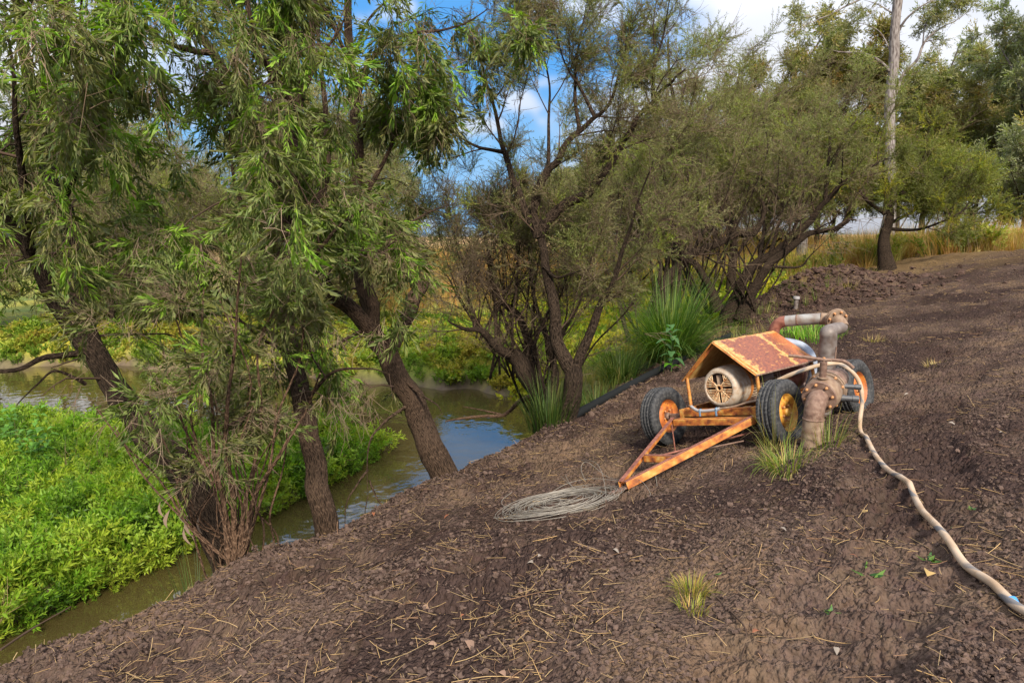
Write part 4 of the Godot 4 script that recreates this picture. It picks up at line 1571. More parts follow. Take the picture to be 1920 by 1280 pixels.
func build_grass() -> void:
	var lush := [Color(0.035, 0.07, 0.018), Color(0.055, 0.105, 0.022), Color(0.11, 0.15, 0.04)]
	var lushb := [Color(0.045, 0.10, 0.02), Color(0.08, 0.16, 0.028), Color(0.16, 0.23, 0.06)]
	var p := at(1255, 705, 12.9)
	tussock("mat_rush_tussock", "big dark green arching tussock behind the trailer's far front wheel", ground_spot(p.x, p.z), 1500, 1.7, 0.34, 1.05, 0.013, lushb)
	p = at(1165, 715, 12.4)
	tussock("mat_rush_tussock", "middle-sized drooping tussock left of the biggest one", ground_spot(p.x, p.z), 420, 0.9, 0.3, 1.1, 0.011, lush)
	p = at(1030, 800, 9.6)
	tussock("mat_rush_tussock", "upright reedy tussock at the foot of the forked tree by the water", ground_spot(p.x, p.z), 260, 0.85, 0.3, 0.5, 0.010, lush)
	p = at(1120, 740, 11.2)
	tussock("mat_rush_tussock", "loose low tussock between the forked tree and the black pipe", ground_spot(p.x, p.z), 240, 0.6, 0.4, 0.8, 0.010, lush)
	var pale := [Color(0.12, 0.20, 0.03), Color(0.18, 0.24, 0.05), Color(0.33, 0.28, 0.11)]
	p = on_ground(1482, 880)
	tussock("grass_tuft", "green and straw grass tuft at the foot of the rusty standpipe", p, 320, 0.25, 0.20, 1.5, 0.006, pale, "grass tuft")
	p = on_ground(1455, 850)
	tussock("grass_tuft", "long pale grass stems leaning out from behind the near front wheel", p, 60, 0.62, 0.12, 1.0, 0.005, [Color(0.3, 0.28, 0.1), Color(0.2, 0.24, 0.06), Color(0.36, 0.28, 0.14)], "grass tuft")
	p = on_ground(1555, 845)
	tussock("grass_tuft", "thin green grass to the right of the standpipe's foot", p, 70, 0.38, 0.14, 0.7, 0.005, pale, "grass tuft")
	p = on_ground(1296, 1112)
	tussock("grass_tuft", "small mossy yellow-green tuft lying alone on the bare dirt", p, 170, 0.10, 0.09, 1.0, 0.004, [Color(0.18, 0.22, 0.03), Color(0.30, 0.28, 0.06), Color(0.36, 0.26, 0.09)], "grass tuft")
	p = on_ground(1300, 1145)
	tussock("grass_tuft", "second flattened yellowish tuft just below the mossy one", p, 80, 0.08, 0.07, 1.0, 0.004, [Color(0.20, 0.26, 0.03), Color(0.34, 0.30, 0.08), Color(0.36, 0.26, 0.10)], "grass tuft")
	for s in [[1500, 632, "bright green grass under the overhead pipe", 0.4, 240, 0.5], [1540, 640, "bright green grass beside the grey riser", 0.3, 140, 0.4]]:
		p = on_ground(s[0], s[1])
		tussock("grass_tuft", s[2], p, s[4], s[3], s[5], 0.6, 0.010, [Color(0.11, 0.30, 0.03), Color(0.17, 0.38, 0.04), Color(0.26, 0.34, 0.06)], "grass tuft")
	for s in [[365, 1080, 5.9, "thin green sedge in the shadow of the multi-stemmed shrub"], [505, 1030, 6.9, "thin green sedge at the water between shrub and upright trunk"], [600, 985, 7.6, "thin sedge at the waterline right beside the upright trunk"], [700, 925, 8.0, "thin sedge at the waterline left of the thick leaning trunk"]]:
		p = at(s[0], s[1], s[2])
		tussock("sedge", s[3], ground_spot(p.x, p.z), 60, 0.7, 0.2, 0.35, 0.007, lush, "sedge")
	for s in [[1595, 545, "pale dry grass clump on the flank of the dirt mound", 0.35], [1760, 690, "flat dry grass clump on the open dirt", 0.12], [1640, 640, "small straw clump on the dirt right of the overhead pipe", 0.15], [1330, 560, "", 0.0]]:
		if s[3] > 0.0:
			p = on_ground(s[0], s[1])
			tussock("straw_clump", s[2], p, 90, s[3], 0.16, 1.1, 0.006, [Color(0.36, 0.27, 0.12), Color(0.42, 0.32, 0.16), Color(0.30, 0.25, 0.10)], "straw clump")
	# grass along the slope between crest and trees
	var spots := []
	while spots.size() < 700:
		var x := rnd(0.8, 6.5)
		var z := rnd(-16.0, -9.6)
		var s := crest_side(x, z)
		if s > -0.45 or s < -3.0:
			continue
		spots.append(ground_spot(x, z))
	scatter("slope_grass", "mixed green and straw grass on the slope behind the trailer", SPRAY.grass, M.leaf, spots, Vector2(0.35, 0.8), [Color(0.07, 0.13, 0.02), Color(0.14, 0.19, 0.035), Color(0.30, 0.24, 0.09)], 0.4)
	# dry grass at the end of the dirt and over the far field
	var dry := [Color(0.20, 0.20, 0.045), Color(0.40, 0.29, 0.10), Color(0.50, 0.31, 0.12), Color(0.46, 0.22, 0.08)]
	spots = []
	while spots.size() < 4200:
		var x := rnd(8.5, 34.0)
		var z := rnd(-36.0, -20.5)
		var edge := -22.3 - 0.05 * (x - 10.0) + 0.9 * noise_b.get_noise_2d(x * 0.5, 3.0)
		if z > edge or crest_side(x, z) < -3.0:
			continue
		if rng.randf() > smoothstep(-33.0, -23.0, z) + 0.25:
			continue
		spots.append(ground_spot(x, z))
	scatter("dry_grass", "tall dry orange and straw grass behind the bare dirt", SPRAY.dryweed, M.leaf, spots, Vector2(0.45, 1.4), [Color(0.16, 0.20, 0.04), Color(0.34, 0.30, 0.10), Color(0.52, 0.38, 0.17), Color(0.48, 0.30, 0.13), Color(0.44, 0.21, 0.08)], 0.4)
	var mixed := []
	for k in 700:
		mixed.append(spots[rng.randi() % spots.size()] + Vector3(rnd(-0.3, 0.3), rnd(-0.05, 0.25), rnd(-0.3, 0.3)))
	scatter("edge_weeds", "yellow-green weeds mixed into the dry grass behind the bare dirt", SPRAY.herb, M.leaf, mixed, Vector2(1.6, 3.6), [Color(0.14, 0.20, 0.03), Color(0.28, 0.31, 0.05), Color(0.40, 0.36, 0.09)], 0.5)
	spots = []
	while spots.size() < 5000:
		var x := rnd(-8.0, 24.0)
		var z := rnd(-62.0, -25.0)
		if crest_side(x, z) > -0.5:
			continue
		spots.append(ground_spot(x, z))
	scatter("field_grass", "dry orange grass field beyond the low trees", SPRAY.dryweed, M.leaf, spots, Vector2(0.8, 1.5), dry, 0.25)
	# thin straggling grass on the mound and on the dirt's edges
	spots = []
	while spots.size() < 160:
		var x := rnd(3.5, 10.5)
		var z := rnd(-20.5, -12.5)
		var s := crest_side(x, z)
		if s < -0.6 or s > 1.3:
			continue
		spots.append(ground_spot(x, z))
	scatter("edge_grass", "scattered thin grass along the top edge of the dirt", SPRAY.grass, M.leaf, spots, Vector2(0.3, 0.75), [Color(0.12, 0.2, 0.03), Color(0.25, 0.25, 0.07), Color(0.38, 0.28, 0.12)], 0.6)
	# broad-leaved weed in front of the tussock
	var w := thing("broad_leaf_weed", "grey-green broad-leaved weed in front of the big tussock by the black pipe", "weed", "", ground_spot(at(1258, 700, 11.6).x, at(1258, 700, 11.6).z))
	var st := MB.new()
	st.tube(PackedVector3Array([Vector3(0, -0.05, 0), Vector3(0.02, 0.4, 0.02), Vector3(-0.03, 0.85, 0.0)]), PackedFloat32Array([0.012, 0.009, 0.004]), 6, null, 0.0, true, Color(0.08, 0.14, 0.04))
	put("stem", st, M.leaf, w)
	for k in 16:
		var lb := MB.new()
		var a := k * 2.4
		var out := Vector3(cos(a), rnd(-0.05, 0.45), sin(a)).normalized()
		var col := Color(0.10, 0.22, 0.085) if k > 1 else Color(0.14, 0.38, 0.03)
		big_leaf(lb, Vector3(0, 0.12 + 0.045 * k, 0), out, out.cross(Vector3.UP).normalized(), rnd(0.18, 0.32), rnd(0.09, 0.15), col)
		put("leaf", lb, M.leaf, w)


# ---------------------------------------------------------------- loose things on the dirt
func lump(seed_: int) -> ArrayMesh:
	# a broken crumb of earth: rough outline, flat facets
	var b := MB.new()
	var f := FastNoiseLite.new()
	f.seed = seed_
	f.frequency = 1.0
	f.fractal_octaves = 3
	var rows := 5
	var cols := 7
	var pts := []
	for j in rows + 1:
		for i in cols:
			var a := PI * j / rows
			var c := TAU * (i + 0.5 * (j % 2)) / cols
			var d := Vector3(sin(a) * cos(c), cos(a), sin(a) * sin(c))
			var r := 0.5 * (1.0 + 0.9 * f.get_noise_3d(d.x * 1.4, d.y * 1.4, d.z * 1.4))
			pts.append(d * r * Vector3(1.0, 0.7, 0.85))
	for j in rows:
		for i in cols:
			var n := (i + 1) % cols
			var p0: Vector3 = pts[j * cols + i]
			var p1: Vector3 = pts[j * cols + n]
			var p2: Vector3 = pts[(j + 1) * cols + i]
			var p3: Vector3 = pts[(j + 1) * cols + n]
			for t in ([[p0, p2, p1], [p1, p2, p3]] if j % 2 else [[p0, p3, p1], [p0, p2, p3]]):
				if (t[1] - t[0]).cross(t[2] - t[0]).length() > 1e-6:
					var m: Vector3 = (t[0] + t[1] + t[2]) / 3.0
					if (t[1] - t[0]).cross(t[2] - t[0]).dot(m) < 0.0:
						t.reverse()
					b.face(t)
	return b.mesh()


func straw_mesh(curl: float) -> ArrayMesh:
	var b := MB.new()
	var pts := PackedVector3Array()
	var a := 0.0
	var p := Vector3(-0.5, 0, 0)
	for k in 5:
		pts.append(p)
		p += Vector3(cos(a), sin(k * 1.3) * 0.02, sin(a)) * 0.25
		a += curl * rnd(0.3, 1.3)
	b.tube(pts, radii(5, 0.011, 0.007), 3, null, 0.0, false)
	return b.mesh()


func soil_spot(p: Vector3) -> Vector3:
	var s := crest_side(p.x, p.z)
	return Vector3(p.x, ground_at(p.x, p.z, s) + relief(p.x, p.z, s) * smoothstep(-2.6, -1.0, s), p.z)


func in_view(x: float, z: float) -> bool:
	return x > z * 0.80 - 0.6 and x < -z * 1.15 + 1.2 and z < -1.2


func in_track(s: float, z: float) -> bool:
	return z > -11.0 and (absf(s - 0.95) < 0.36 or absf(s - 2.35) < 0.36 or absf(s - 4.4) < 0.36)


func dirt_spots(count: int, pull: float) -> Array:
	# places on the bare dirt, denser near the viewer as the picture shows them
	var out := []
	var guard := 0
	while out.size() < count and guard < count * 30:
		guard += 1
		var r := 1.8 + 22.0 * pow(rng.randf(), pull)
		var a := rnd(-0.72, 0.92)
		var x := r * sin(a)
		var z := -r * cos(a)
		if not in_view(x, z):
			continue
		var s := crest_side(x, z)
		if s < -0.35:
			continue
		out.append([x, z, s])
	return out


func build_litter() -> void:
	# clods
	var meshes := [lump(1), lump(2), lump(3), lump(4)]
	var where := [[], [], [], []]
	var tint := [[], [], [], []]
	for q in dirt_spots(46000, 1.7):
		var x: float = q[0]
		var z: float = q[1]
		var s: float = q[2]
		var keep := 0.35 + 0.65 * exp(-pow((s - 0.2) / 0.7, 2.0)) + 0.8 * clampf(noise_b.get_noise_2d(x * 0.9, z * 0.9), 0.0, 1.0)
		if rng.randf() > keep or (in_track(s, z) and rng.randf() < 0.7):
			continue
		var size := 0.008 + 0.034 * pow(rng.randf(), 4.0) + (0.04 * pow(rng.randf(), 4.0) if s < 0.7 else 0.0)
		size *= 1.0 + clampf((-z - 6.0) * 0.06, 0.0, 0.6)
		var p := Vector3(x, ground_at(x, z, s) + relief(x, z, s) * smoothstep(-2.6, -1.0, s) + size * 0.08, z)
		var k := rng.randi() % 4
		where[k].append(Transform3D(Basis.from_euler(Vector3(rnd(0, TAU), rnd(0, TAU), rnd(0, TAU))).scaled(Vector3(rnd(0.8, 1.3), rnd(0.7, 1.0), rnd(0.8, 1.3)) * size), p))
		var g := rnd(0.7, 1.25)
		tint[k].append(Color(0.084 * g, 0.057 * g, 0.047 * g))
	# fine crumbs that make the tilth
	for q in dirt_spots(125000, 1.25):
		var x: float = q[0]
		var z: float = q[1]
		if in_track(q[2], z) and rng.randf() < 0.8:
			continue
		if z < -11.0 or rng.randf() > 0.45 + 1.2 * noise_a.get_noise_2d(x * 0.55 + 40.0, z * 0.55) + 0.6 * exp(-pow(q[2] / 0.7, 2.0)):
			continue
		var size := rnd(0.008, 0.024)
		var p := Vector3(x, ground_at(x, z, q[2]) + relief(x, z, q[2]) * smoothstep(-2.6, -1.0, q[2]) + size * 0.12, z)
		var k := rng.randi() % 4
		where[k].append(Transform3D(Basis.from_euler(Vector3(rnd(0, TAU), rnd(0, TAU), 0)).scaled(Vector3.ONE * size), p))
		var g := rnd(0.65, 1.2)
		tint[k].append(Color(0.084 * g, 0.058 * g, 0.048 * g))
	# the heap of turned earth
	for i in 3600:
		var x := 7.4 + rng.randfn() * 1.5
		var z := -17.5 + rng.randfn() * 1.2
		var s := crest_side(x, z)
		if s < -1.4:
			continue
		var size := 0.03 + 0.15 * pow(rng.randf(), 4.0)
		var p := Vector3(x, ground_at(x, z, s) + relief(x, z, s) + size * 0.1, z)
		var k := rng.randi() % 4
		where[k].append(Transform3D(Basis.from_euler(Vector3(rnd(0, TAU), rnd(0, TAU), rnd(0, TAU))).scaled(Vector3(rnd(0.8, 1.4), rnd(0.6, 1.0), rnd(0.8, 1.3)) * size), p))
		var g := rnd(0.6, 1.05)
		tint[k].append(Color(0.072 * g, 0.045 * g, 0.037 * g))
	for k in 4:
		tag(many("soil_crumbs", meshes[k], M.clod, where[k], tint[k]), "dark crumbs and clods of turned soil lying over the dirt", "")
	# straw
	var straws := [straw_mesh(0.005), straw_mesh(0.06), straw_mesh(-0.16)]
	var sw := [[], [], []]
	var stt := [[], [], []]
	for q in dirt_spots(20000, 1.5):
		var x: float = q[0]
		var z: float = q[1]
		var s: float = q[2]
		var n := noise_a.get_noise_2d(x * 0.7 + 20.0, z * 0.7)
		var keep := 0.12 + 0.75 * smoothstep(0.05, 0.45, n) + 0.35 * exp(-pow(s / 0.6, 2.0)) + 0.75 * exp(-(pow((x - 0.9) / 1.5, 2.0) + pow((z + 7.6) / 1.6, 2.0))) + 0.35 * smoothstep(-9.0, -15.0, z) + 0.5 * smoothstep(0.5, -2.0, x) * smoothstep(-7.0, -3.5, z)
		if rng.randf() > keep:
			continue
		var l := 0.03 + 0.12 * pow(rng.randf(), 2.0) + (0.18 * rng.randf() if rng.randf() < 0.09 else 0.0)
		var p := Vector3(x, ground_at(x, z, s) + relief(x, z, s) * smoothstep(-2.6, -1.0, s) + 0.006 + 0.01 * rng.randf(), z)
		var k := rng.randi() % 3
		var b := Basis.from_euler(Vector3(0, rnd(0, TAU), rnd(-0.16, 0.16) + (rnd(-0.6, 0.6) if rng.randf() < 0.12 else 0.0)))
		var thick := rnd(0.10, 0.17) * (1.0 + l * 1.5) * (1.0 + clampf((-z - 6.0) * 0.08, 0.0, 1.0))
		sw[k].append(Transform3D(b * Basis.from_scale(Vector3(l, thick, l if k == 2 else maxf(thick, l * 0.6))), p))
		var g := rnd(0.55, 1.15)
		var c := Color(0.44, 0.275, 0.115).lerp(Color(0.37, 0.265, 0.13), rng.randf())
		if rng.randf() < 0.18:
			c = Color(0.27, 0.15, 0.08)
		stt[k].append(Color(c.r * g, c.g * g, c.b * g))
	for k in 3:
		tag(many("straw_litter", straws[k], M.straw, sw[k], stt[k]), "dry straw stems scattered over the dirt", "")
	# single dry leaves one can tell apart
	var leaf_at := [[1045, 869, 0.085, 0], [868, 1152, 0.05, 1], [880, 1222, 0.075, 0], [812, 1218, 0.05, 0], [995, 1067, 0.06, 2], [1012, 1063, 0.04, 2], [1155, 1040, 0.05, 2], [880, 924, 0.06, 0], [838, 972, 0.06, 1], [798, 1140, 0.045, 0], [1143, 1008, 0.04, 0], [1600, 1062, 0.05, 1], [1622, 972, 0.05, 3], [1742, 1080, 0.08, 3], [1590, 948, 0.045, 0], [1468, 1012, 0.04, 2], [1570, 1205, 0.04, 2], [1420, 1190, 0.05, 1], [700, 968, 0.05, 1], [940, 1265, 0.06, 0], [1880, 820, 0.05, 2], [1700, 745, 0.05, 2], [1785, 800, 0.05, 2]]
	var tones := [Color(0.20, 0.125, 0.085), Color(0.22, 0.075, 0.035), Color(0.20, 0.17, 0.145), Color(0.28, 0.19, 0.07)]
	var tells := ["big pale leaf above the wire coil", "rust-red leaf alone on the dirt well below the wire coil", "curled tan leaf low in the middle of the dirt", "small tan leaf a little left of the curled one", "larger of two pale scraps below the wire coil", "smaller of the two pale scraps below the wire coil", "whitish narrow leaf right of and below the wire coil", "tan leaf between the wire coil and the water's edge", "rusty leaf just left of the wire coil", "narrow tan leaf left of the rust-red one", "folded tan leaf below the coil's right end", "reddish curled leaf left of the hose", "ochre leaf beside the hose's middle bend", "ochre leaf under the hose near the runner weed", "tan leaf on the dirt below the standpipe", "pale scrap right of the coil, below the grass tuft", "pale scrap near the lower right of the dirt", "rusty leaf beside the bent stick", "brown leaf on the crest above the upright trunk", "tan leaf at the lower edge of the dirt", "pale flake right of the hose on the open dirt", "pale flake on the dirt beyond the rear wheel", "pale flake far right on the open dirt"]
	var n_leaf := 0
	for q in leaf_at:
		var b := MB.new()
		var d := Vector3(rnd(-1, 1), 0, rnd(-1, 1)).normalized()
		big_leaf(b, -d * q[2] * 0.5, d, Vector3(d.z, rnd(-0.3, 0.3), -d.x).normalized(), q[2], q[2] * rnd(0.4, 0.7), tones[q[3]])
		var o := put("dry_leaf", b, M.straw)
		o.position = soil_spot(on_ground(q[0], q[1])) + Vector3(0, 0.012, 0)
		tag(o, tells[n_leaf], "dry leaf", "dry leaves scattered on the dirt")
		n_leaf += 1
	# green leaves and sprigs fallen from the trees
	for q in [[1628, 1082, 0.11, "grey-green leaf sprig lying on the dirt left of the hose"], [1790, 993, 0.10, "long dark green leaves lying just right of the hose"], [1782, 1022, 0.07, "small leaf sprig touching the hose, below the long leaves"], [1345, 1087, 0.04, "tiny green leaf on the dirt right of the mossy tuft"], [1555, 1147, 0.06, "narrow green leaf near the lower right of the dirt"], [1745, 1052, 0.09, "yellow-green runner weed left of the hose"], [1825, 968, 0.05, "round-leaved seedling right of the hose"]]:
		var b := MB.new()
		for k in 7:
			var a := rnd(0, TAU)
			var d := Vector3(cos(a), rnd(0.0, 0.35), sin(a) * 0.6).normalized()
			b.leaf(Vector3(rnd(-0.3, 0.3) * q[2], 0.004, rnd(-0.2, 0.2) * q[2]), d, Vector3(d.z, 0.2, -d.x).normalized(), q[2] * rnd(0.3, 0.8), q[2] * 0.24, 0.2, Color(0.07, 0.16, 0.055) if k % 2 else Color(0.12, 0.22, 0.045), Vector3.UP * 0.6)
		var o := put("leaf_sprig", b, M.leaf)
		o.position = soil_spot(on_ground(q[0], q[1])) + Vector3(0, 0.012, 0)
		tag(o, q[3], "leaf sprig")
	# sticks
	for q in [[[[0, 1218, 0], [60, 1178, 0], [132, 1137, 0]], 0.010, "long pale stick slanting over the brown water at the picture's lower left", 0.5], [[[1345, 1118, 0], [1375, 1145, 0], [1400, 1185, 0], [1392, 1215, 0]], 0.006, "thin bent stick on the dirt below the mossy tuft", 0.0], [[[1628, 1098, 0], [1630, 1130, 0]], 0.006, "short upright-lying twig below the grey-green sprig", 0.0], [[[1190, 815, 0], [1205, 800, 0], [1202, 770, 0]], 0.012, "dark crooked stick poking up beside the far front wheel", 1.0]]:
		var pts := []
		var k := 0
		for m in q[0]:
			var p := on_ground(m[0], m[1])
			if q[3] == 1.0:
				p = on_ground(q[0][0][0], q[0][0][1]) + Vector3(0.06 * k, 0.09 * k, 0.02 * k)
			elif q[3] == 0.5:
				p = at(m[0], m[1], 4.9 + 0.3 * k)
			else:
				p = soil_spot(p) + Vector3(0, 0.008, 0)
			pts.append(p)
			k += 1
		var b := MB.new()
		var path := curve(pts, 4)
		b.tube(path, radii(path.size(), q[1], q[1] * 0.4), 6, noise_a, 0.3)
		var o := put("stick", b, M.bark_brown if q[1] > 0.01 else M.twig)
		tag(o, q[2], "stick")
	# dead branch lying in the water, its limb rising to the bank
	var b := MB.new()
	var path := curve(px([[1012, 735, 11.6], [975, 752, 11.8], [945, 778, 12.0], [905, 780, 12.1], [855, 786, 12.0], [835, 790, 12.0]]), 5)
	b.tube(path, radii(path.size(), 0.045, 0.012), 7, noise_a, 0.3)
	path = curve(px([[945, 778, 12.0], [900, 768, 12.3], [868, 762, 12.5]]), 4)
	b.tube(path, radii(path.size(), 0.02, 0.006), 6)
	var o := put("fallen_branch", b, M.bark_brown)
	tag(o, "bare fallen branch lying in the blue water by the spreading tree", "branch")
	# flood debris caught on the leaning trunk
	var debris := thing("flood_debris", "pale tattered scraps of bark hanging on the foot of the leaning trunk", "bark scraps", "", at(335, 955, 6.0))
	for q in [[300, 940, 0.10], [318, 955, 0.13], [338, 950, 0.12], [352, 965, 0.14], [344, 990, 0.12], [372, 970, 0.11], [365, 995, 0.07]]:
		var lb := MB.new()
		big_leaf(lb, Vector3.ZERO, Vector3(rnd(-0.4, 0.4), -1, rnd(0, 0.3)).normalized(), Vector3(1, rnd(-0.3, 0.3), 0.2).normalized(), q[2] * 1.5, q[2] * 0.30, Color(0.17, 0.12, 0.09))
		var s := put("scrap", lb, M.debris, debris)
		s.position = at(q[0], q[1], 5.95) - debris.position


# ---------------------------------------------------------------- pump trailer
func disc(b: MB, c: Vector3, axis: Vector3, r: float, thick: float, segs := 20, bore := 0.0) -> void:
	# a round plate centred on c, facing along axis
	var t := facing(c, axis)
	b.lathe(t, PackedVector2Array([Vector2(bore, -thick * 0.5), Vector2(r - 0.003, -thick * 0.5), Vector2(r, -thick * 0.5 + 0.003), Vector2(r, thick * 0.5 - 0.003), Vector2(r - 0.003, thick * 0.5), Vector2(bore, thick * 0.5)]), segs)


func facing(c: Vector3, axis: Vector3) -> Transform3D:
	var y := axis.normalized()
	var x := y.cross(Vector3(0.13, 0.9, 0.41)).normalized()
	return Transform3D(Basis(x, y, x.cross(y)), c)


func part(called: String, parent: Node3D, where := Vector3.ZERO) -> Node3D:
	var o := Node3D.new()
	var n := called
	var k := 0
	while parent.has_node(n):
		k += 1
		n = "%s_%03d" % [called, k]
	o.name = n
	o.position = where
	parent.add_child(o)
	return o


func share(called: String, m: Mesh, material: Material, parent: Node3D, where: Transform3D) -> MeshInstance3D:
	var o := MeshInstance3D.new()
	o.mesh = m
	o.material_override = material
	o.transform = where
	var n := called
	var k := 0
	while parent.has_node(n):
		k += 1
		n = "%s_%03d" % [called, k]
	o.name = n
	parent.add_child(o)
	return o


func build_trailer() -> void:
	# local axes: x along the front axle towards the near wheel, z along the drawbar, y up from the tilted ground
	var right := Vector3(2.445, -0.205, -5.86)
	var left := Vector3(1.62, -0.495, -6.82)
	var ex := (right - left).normalized()
	var ez := Vector3(-0.755, 0.0, 0.656)
	ez = (ez - ex * ez.dot(ex)).normalized()
	var ey := ez.cross(ex)
	var half := (right - left).length() * 0.5
	var T := thing("pump_trailer", "rusty orange four-wheeled pump trailer with a gabled roof over its electric motor", "pump trailer")
	T.transform = Transform3D(Basis(ex, ey, ez), (right + left) * 0.5 - ey * 0.08)

	# wheels
	var tyre := MB.new()
	var pr := PackedVector2Array([Vector2(0.172, -0.070), Vector2(0.182, -0.084), Vector2(0.215, -0.094), Vector2(0.255, -0.094), Vector2(0.278, -0.086), Vector2(0.292, -0.072)])
	for y in [-0.036, 0.0, 0.036]:
		pr.append_array([Vector2(0.298, y - 0.007), Vector2(0.286, y - 0.005), Vector2(0.286, y + 0.005), Vector2(0.298, y + 0.007)])
	pr.append_array([Vector2(0.292, 0.072), Vector2(0.278, 0.086), Vector2(0.255, 0.094), Vector2(0.215, 0.094), Vector2(0.182, 0.084), Vector2(0.172, 0.070), Vector2(0.165, 0.06)])
	tyre.lathe(Transform3D.IDENTITY, pr, 48, true)
	for k in 56:
		var a := TAU * k / 56.0
		for s in [-1.0, 1.0]:
			for row in [[0.060, 0.024, 0.0], [0.019, 0.016, 0.5]]:
				var aa: float = a + row[2] * TAU / 56.0
				var d := Vector3(cos(aa), 0, sin(aa))
				var t := Transform3D(Basis(d.cross(Vector3.UP), d, Vector3.UP).rotated(d, 0.35 * s), d * (0.2965 if row[0] < 0.05 else 0.294) + Vector3.UP * row[0] * s)
				tyre.box(t, Vector3(0.020, 0.009, row[1]), 0.002)
	var tyre_mesh := tyre.mesh()
	var rim := MB.new()
	rim.lathe(Transform3D.IDENTITY, PackedVector2Array([Vector2(0.150, -0.068), Vector2(0.184, -0.074), Vector2(0.186, -0.068), Vector2(0.168, -0.055), Vector2(0.160, -0.02), Vector2(0.160, 0.02), Vector2(0.168, 0.055), Vector2(0.186, 0.068), Vector2(0.184, 0.074), Vector2(0.176, 0.072), Vector2(0.160, 0.056), Vector2(0.150, 0.030), Vector2(0.130, 0.022), Vector2(0.112, 0.030), Vector2(0.095, 0.046), Vector2(0.075, 0.048), Vector2(0.055, 0.034), Vector2(0.0, 0.034)]), 32, true)
	rim.lathe(Transform3D.IDENTITY, PackedVector2Array([Vector2(0.0, -0.004), Vector2(0.06, -0.004), Vector2(0.10, 0.012), Vector2(0.135, -0.012), Vector2(0.152, -0.066)]), 32, true)
	var rim_mesh := rim.mesh()
	var hub := MB.new()
	hub.lathe(Transform3D.IDENTITY, PackedVector2Array([Vector2(0.040, 0.03), Vector2(0.038, 0.062), Vector2(0.030, 0.072), Vector2(0.0, 0.075)]), 18)
	hub.lathe(Transform3D(Basis(Vector3.RIGHT, PI), Vector3.ZERO), PackedVector2Array([Vector2(0.055, 0.0), Vector2(0.05, 0.06), Vector2(0.035, 0.09), Vector2(0.0, 0.09)]), 18)
	var hub_mesh := hub.mesh()
	var nut := MB.new()
	nut.lathe(Transform3D.IDENTITY, PackedVector2Array([Vector2(0.011, 0.0), Vector2(0.011, 0.016), Vector2(0.008, 0.020), Vector2(0.0, 0.020)]), 6)
	var nut_mesh := nut.mesh()
	var slot := MB.new()
	slot.lathe(Transform3D.IDENTITY, PackedVector2Array([Vector2(0.017, 0.0), Vector2(0.013, 0.003), Vector2(0.012, -0.002), Vector2(0.0, -0.002)]), 12)
	var slot_mesh := slot.mesh()
	for q in [[half, 0.0, "rim", 1.0], [-half, 0.0, "rim_rusty", 1.0], [half, -1.48, "rim_rusty", 1.0], [-half, -1.48, "rim", -1.0]]:
		var wh := part("wheel", T, Vector3(q[0], 0.375, q[1]))
		wh.basis = Basis(Vector3(0, 0, 1), -PI / 2)
		share("tyre", tyre_mesh, M.rubber, wh, Transform3D.IDENTITY)
		share("rim", rim_mesh, M[q[2]], wh, Transform3D.IDENTITY)
		share("hub", hub_mesh, M.rust if q[2] == "rim_rusty" else M.rim, wh, Transform3D.IDENTITY)
		for k in 5:
			var d := Vector3(cos(TAU * k / 5), 0, sin(TAU * k / 5))
			share("wheel_nut", nut_mesh, M.bolt, wh, Transform3D(Basis.IDENTITY, d * 0.066 + Vector3(0, 0.044, 0)))
		for k in 8:
			var d := Vector3(cos(TAU * k / 8 + 0.3), 0, sin(TAU * k / 8 + 0.3))
			share("rim_hole", slot_mesh, M.dark_inside, wh, Transform3D(Basis.IDENTITY, d * 0.129 + Vector3(0, 0.0245, 0)))

	# chassis
	var FP: Material = M.frame_paint
	for x in [-0.38, 0.42]:
		bar_part("side_rail", T, Vector3(x, 0.40, 0.06), Vector3(x, 0.40, -1.72), 0.05, 0.09, FP)
	for z in [0.035, -0.55, -1.1, -1.70]:
		bar_part("cross_member", T, Vector3(-0.352, 0.405, z), Vector3(0.392, 0.405, z), 0.05, 0.07, FP)
	for z in [0.0, -1.48]:
		bar_part("axle", T, Vector3(-half + 0.09, 0.368, z), Vector3(half - 0.09, 0.368, z), 0.055, 0.055, M.rust)
	# front beam of angle iron and the drawbar
	bar_part("front_beam", T, Vector3(-0.39, 0.335, 0.20), Vector3(0.50, 0.335, 0.20), 0.010, 0.060, FP)
	bar_part("front_beam", T, Vector3(-0.39, 0.362, 0.15), Vector3(0.50, 0.362, 0.15), 0.085, 0.008, FP)
	bar_part("front_beam", T, Vector3(-0.39, 0.335, 0.09), Vector3(0.50, 0.335, 0.09), 0.010, 0.060, FP)
	for s in [[-0.40, -0.055], [0.515, 0.03]]:
		var a := Vector3(s[0], 0.355, 0.21)
		var e := Vector3(s[1], 0.035, 1.47)
		bar_part("drawbar_arm", T, a, e, 0.008, 0.062, FP)
		var inward := -signf(s[0]) * 0.020
		bar_part("drawbar_flange", T, a + Vector3(inward, 0.034, 0), e + Vector3(inward, 0.034, 0), 0.040, 0.007, M.rust_red)
	bar_part("drawbar_brace", T, Vector3(-0.168, 0.15, 0.98), Vector3(0.212, 0.15, 0.98), 0.008, 0.055, FP)
	bar_part("drawbar_brace_flange", T, Vector3(-0.168, 0.182, 0.96), Vector3(0.212, 0.182, 0.96), 0.045, 0.007, M.rust_red)
	bar_part("tow_eye_plate", T, Vector3(-0.012, 0.02, 1.36), Vector3(-0.012, 0.005, 1.63), 0.07, 0.014, M.rust)
	rod_part("brake_rod", T, [Vector3(-0.365, 0.33, 0.26), Vector3(-0.365, 0.06, 0.27)], 0.007, M.rust_red)
	rod_part("tie_rod", T, [Vector3(-0.12, 0.15, 0.96), Vector3(0.40, 0.22, 0.10)], 0.009, M.rust_red)
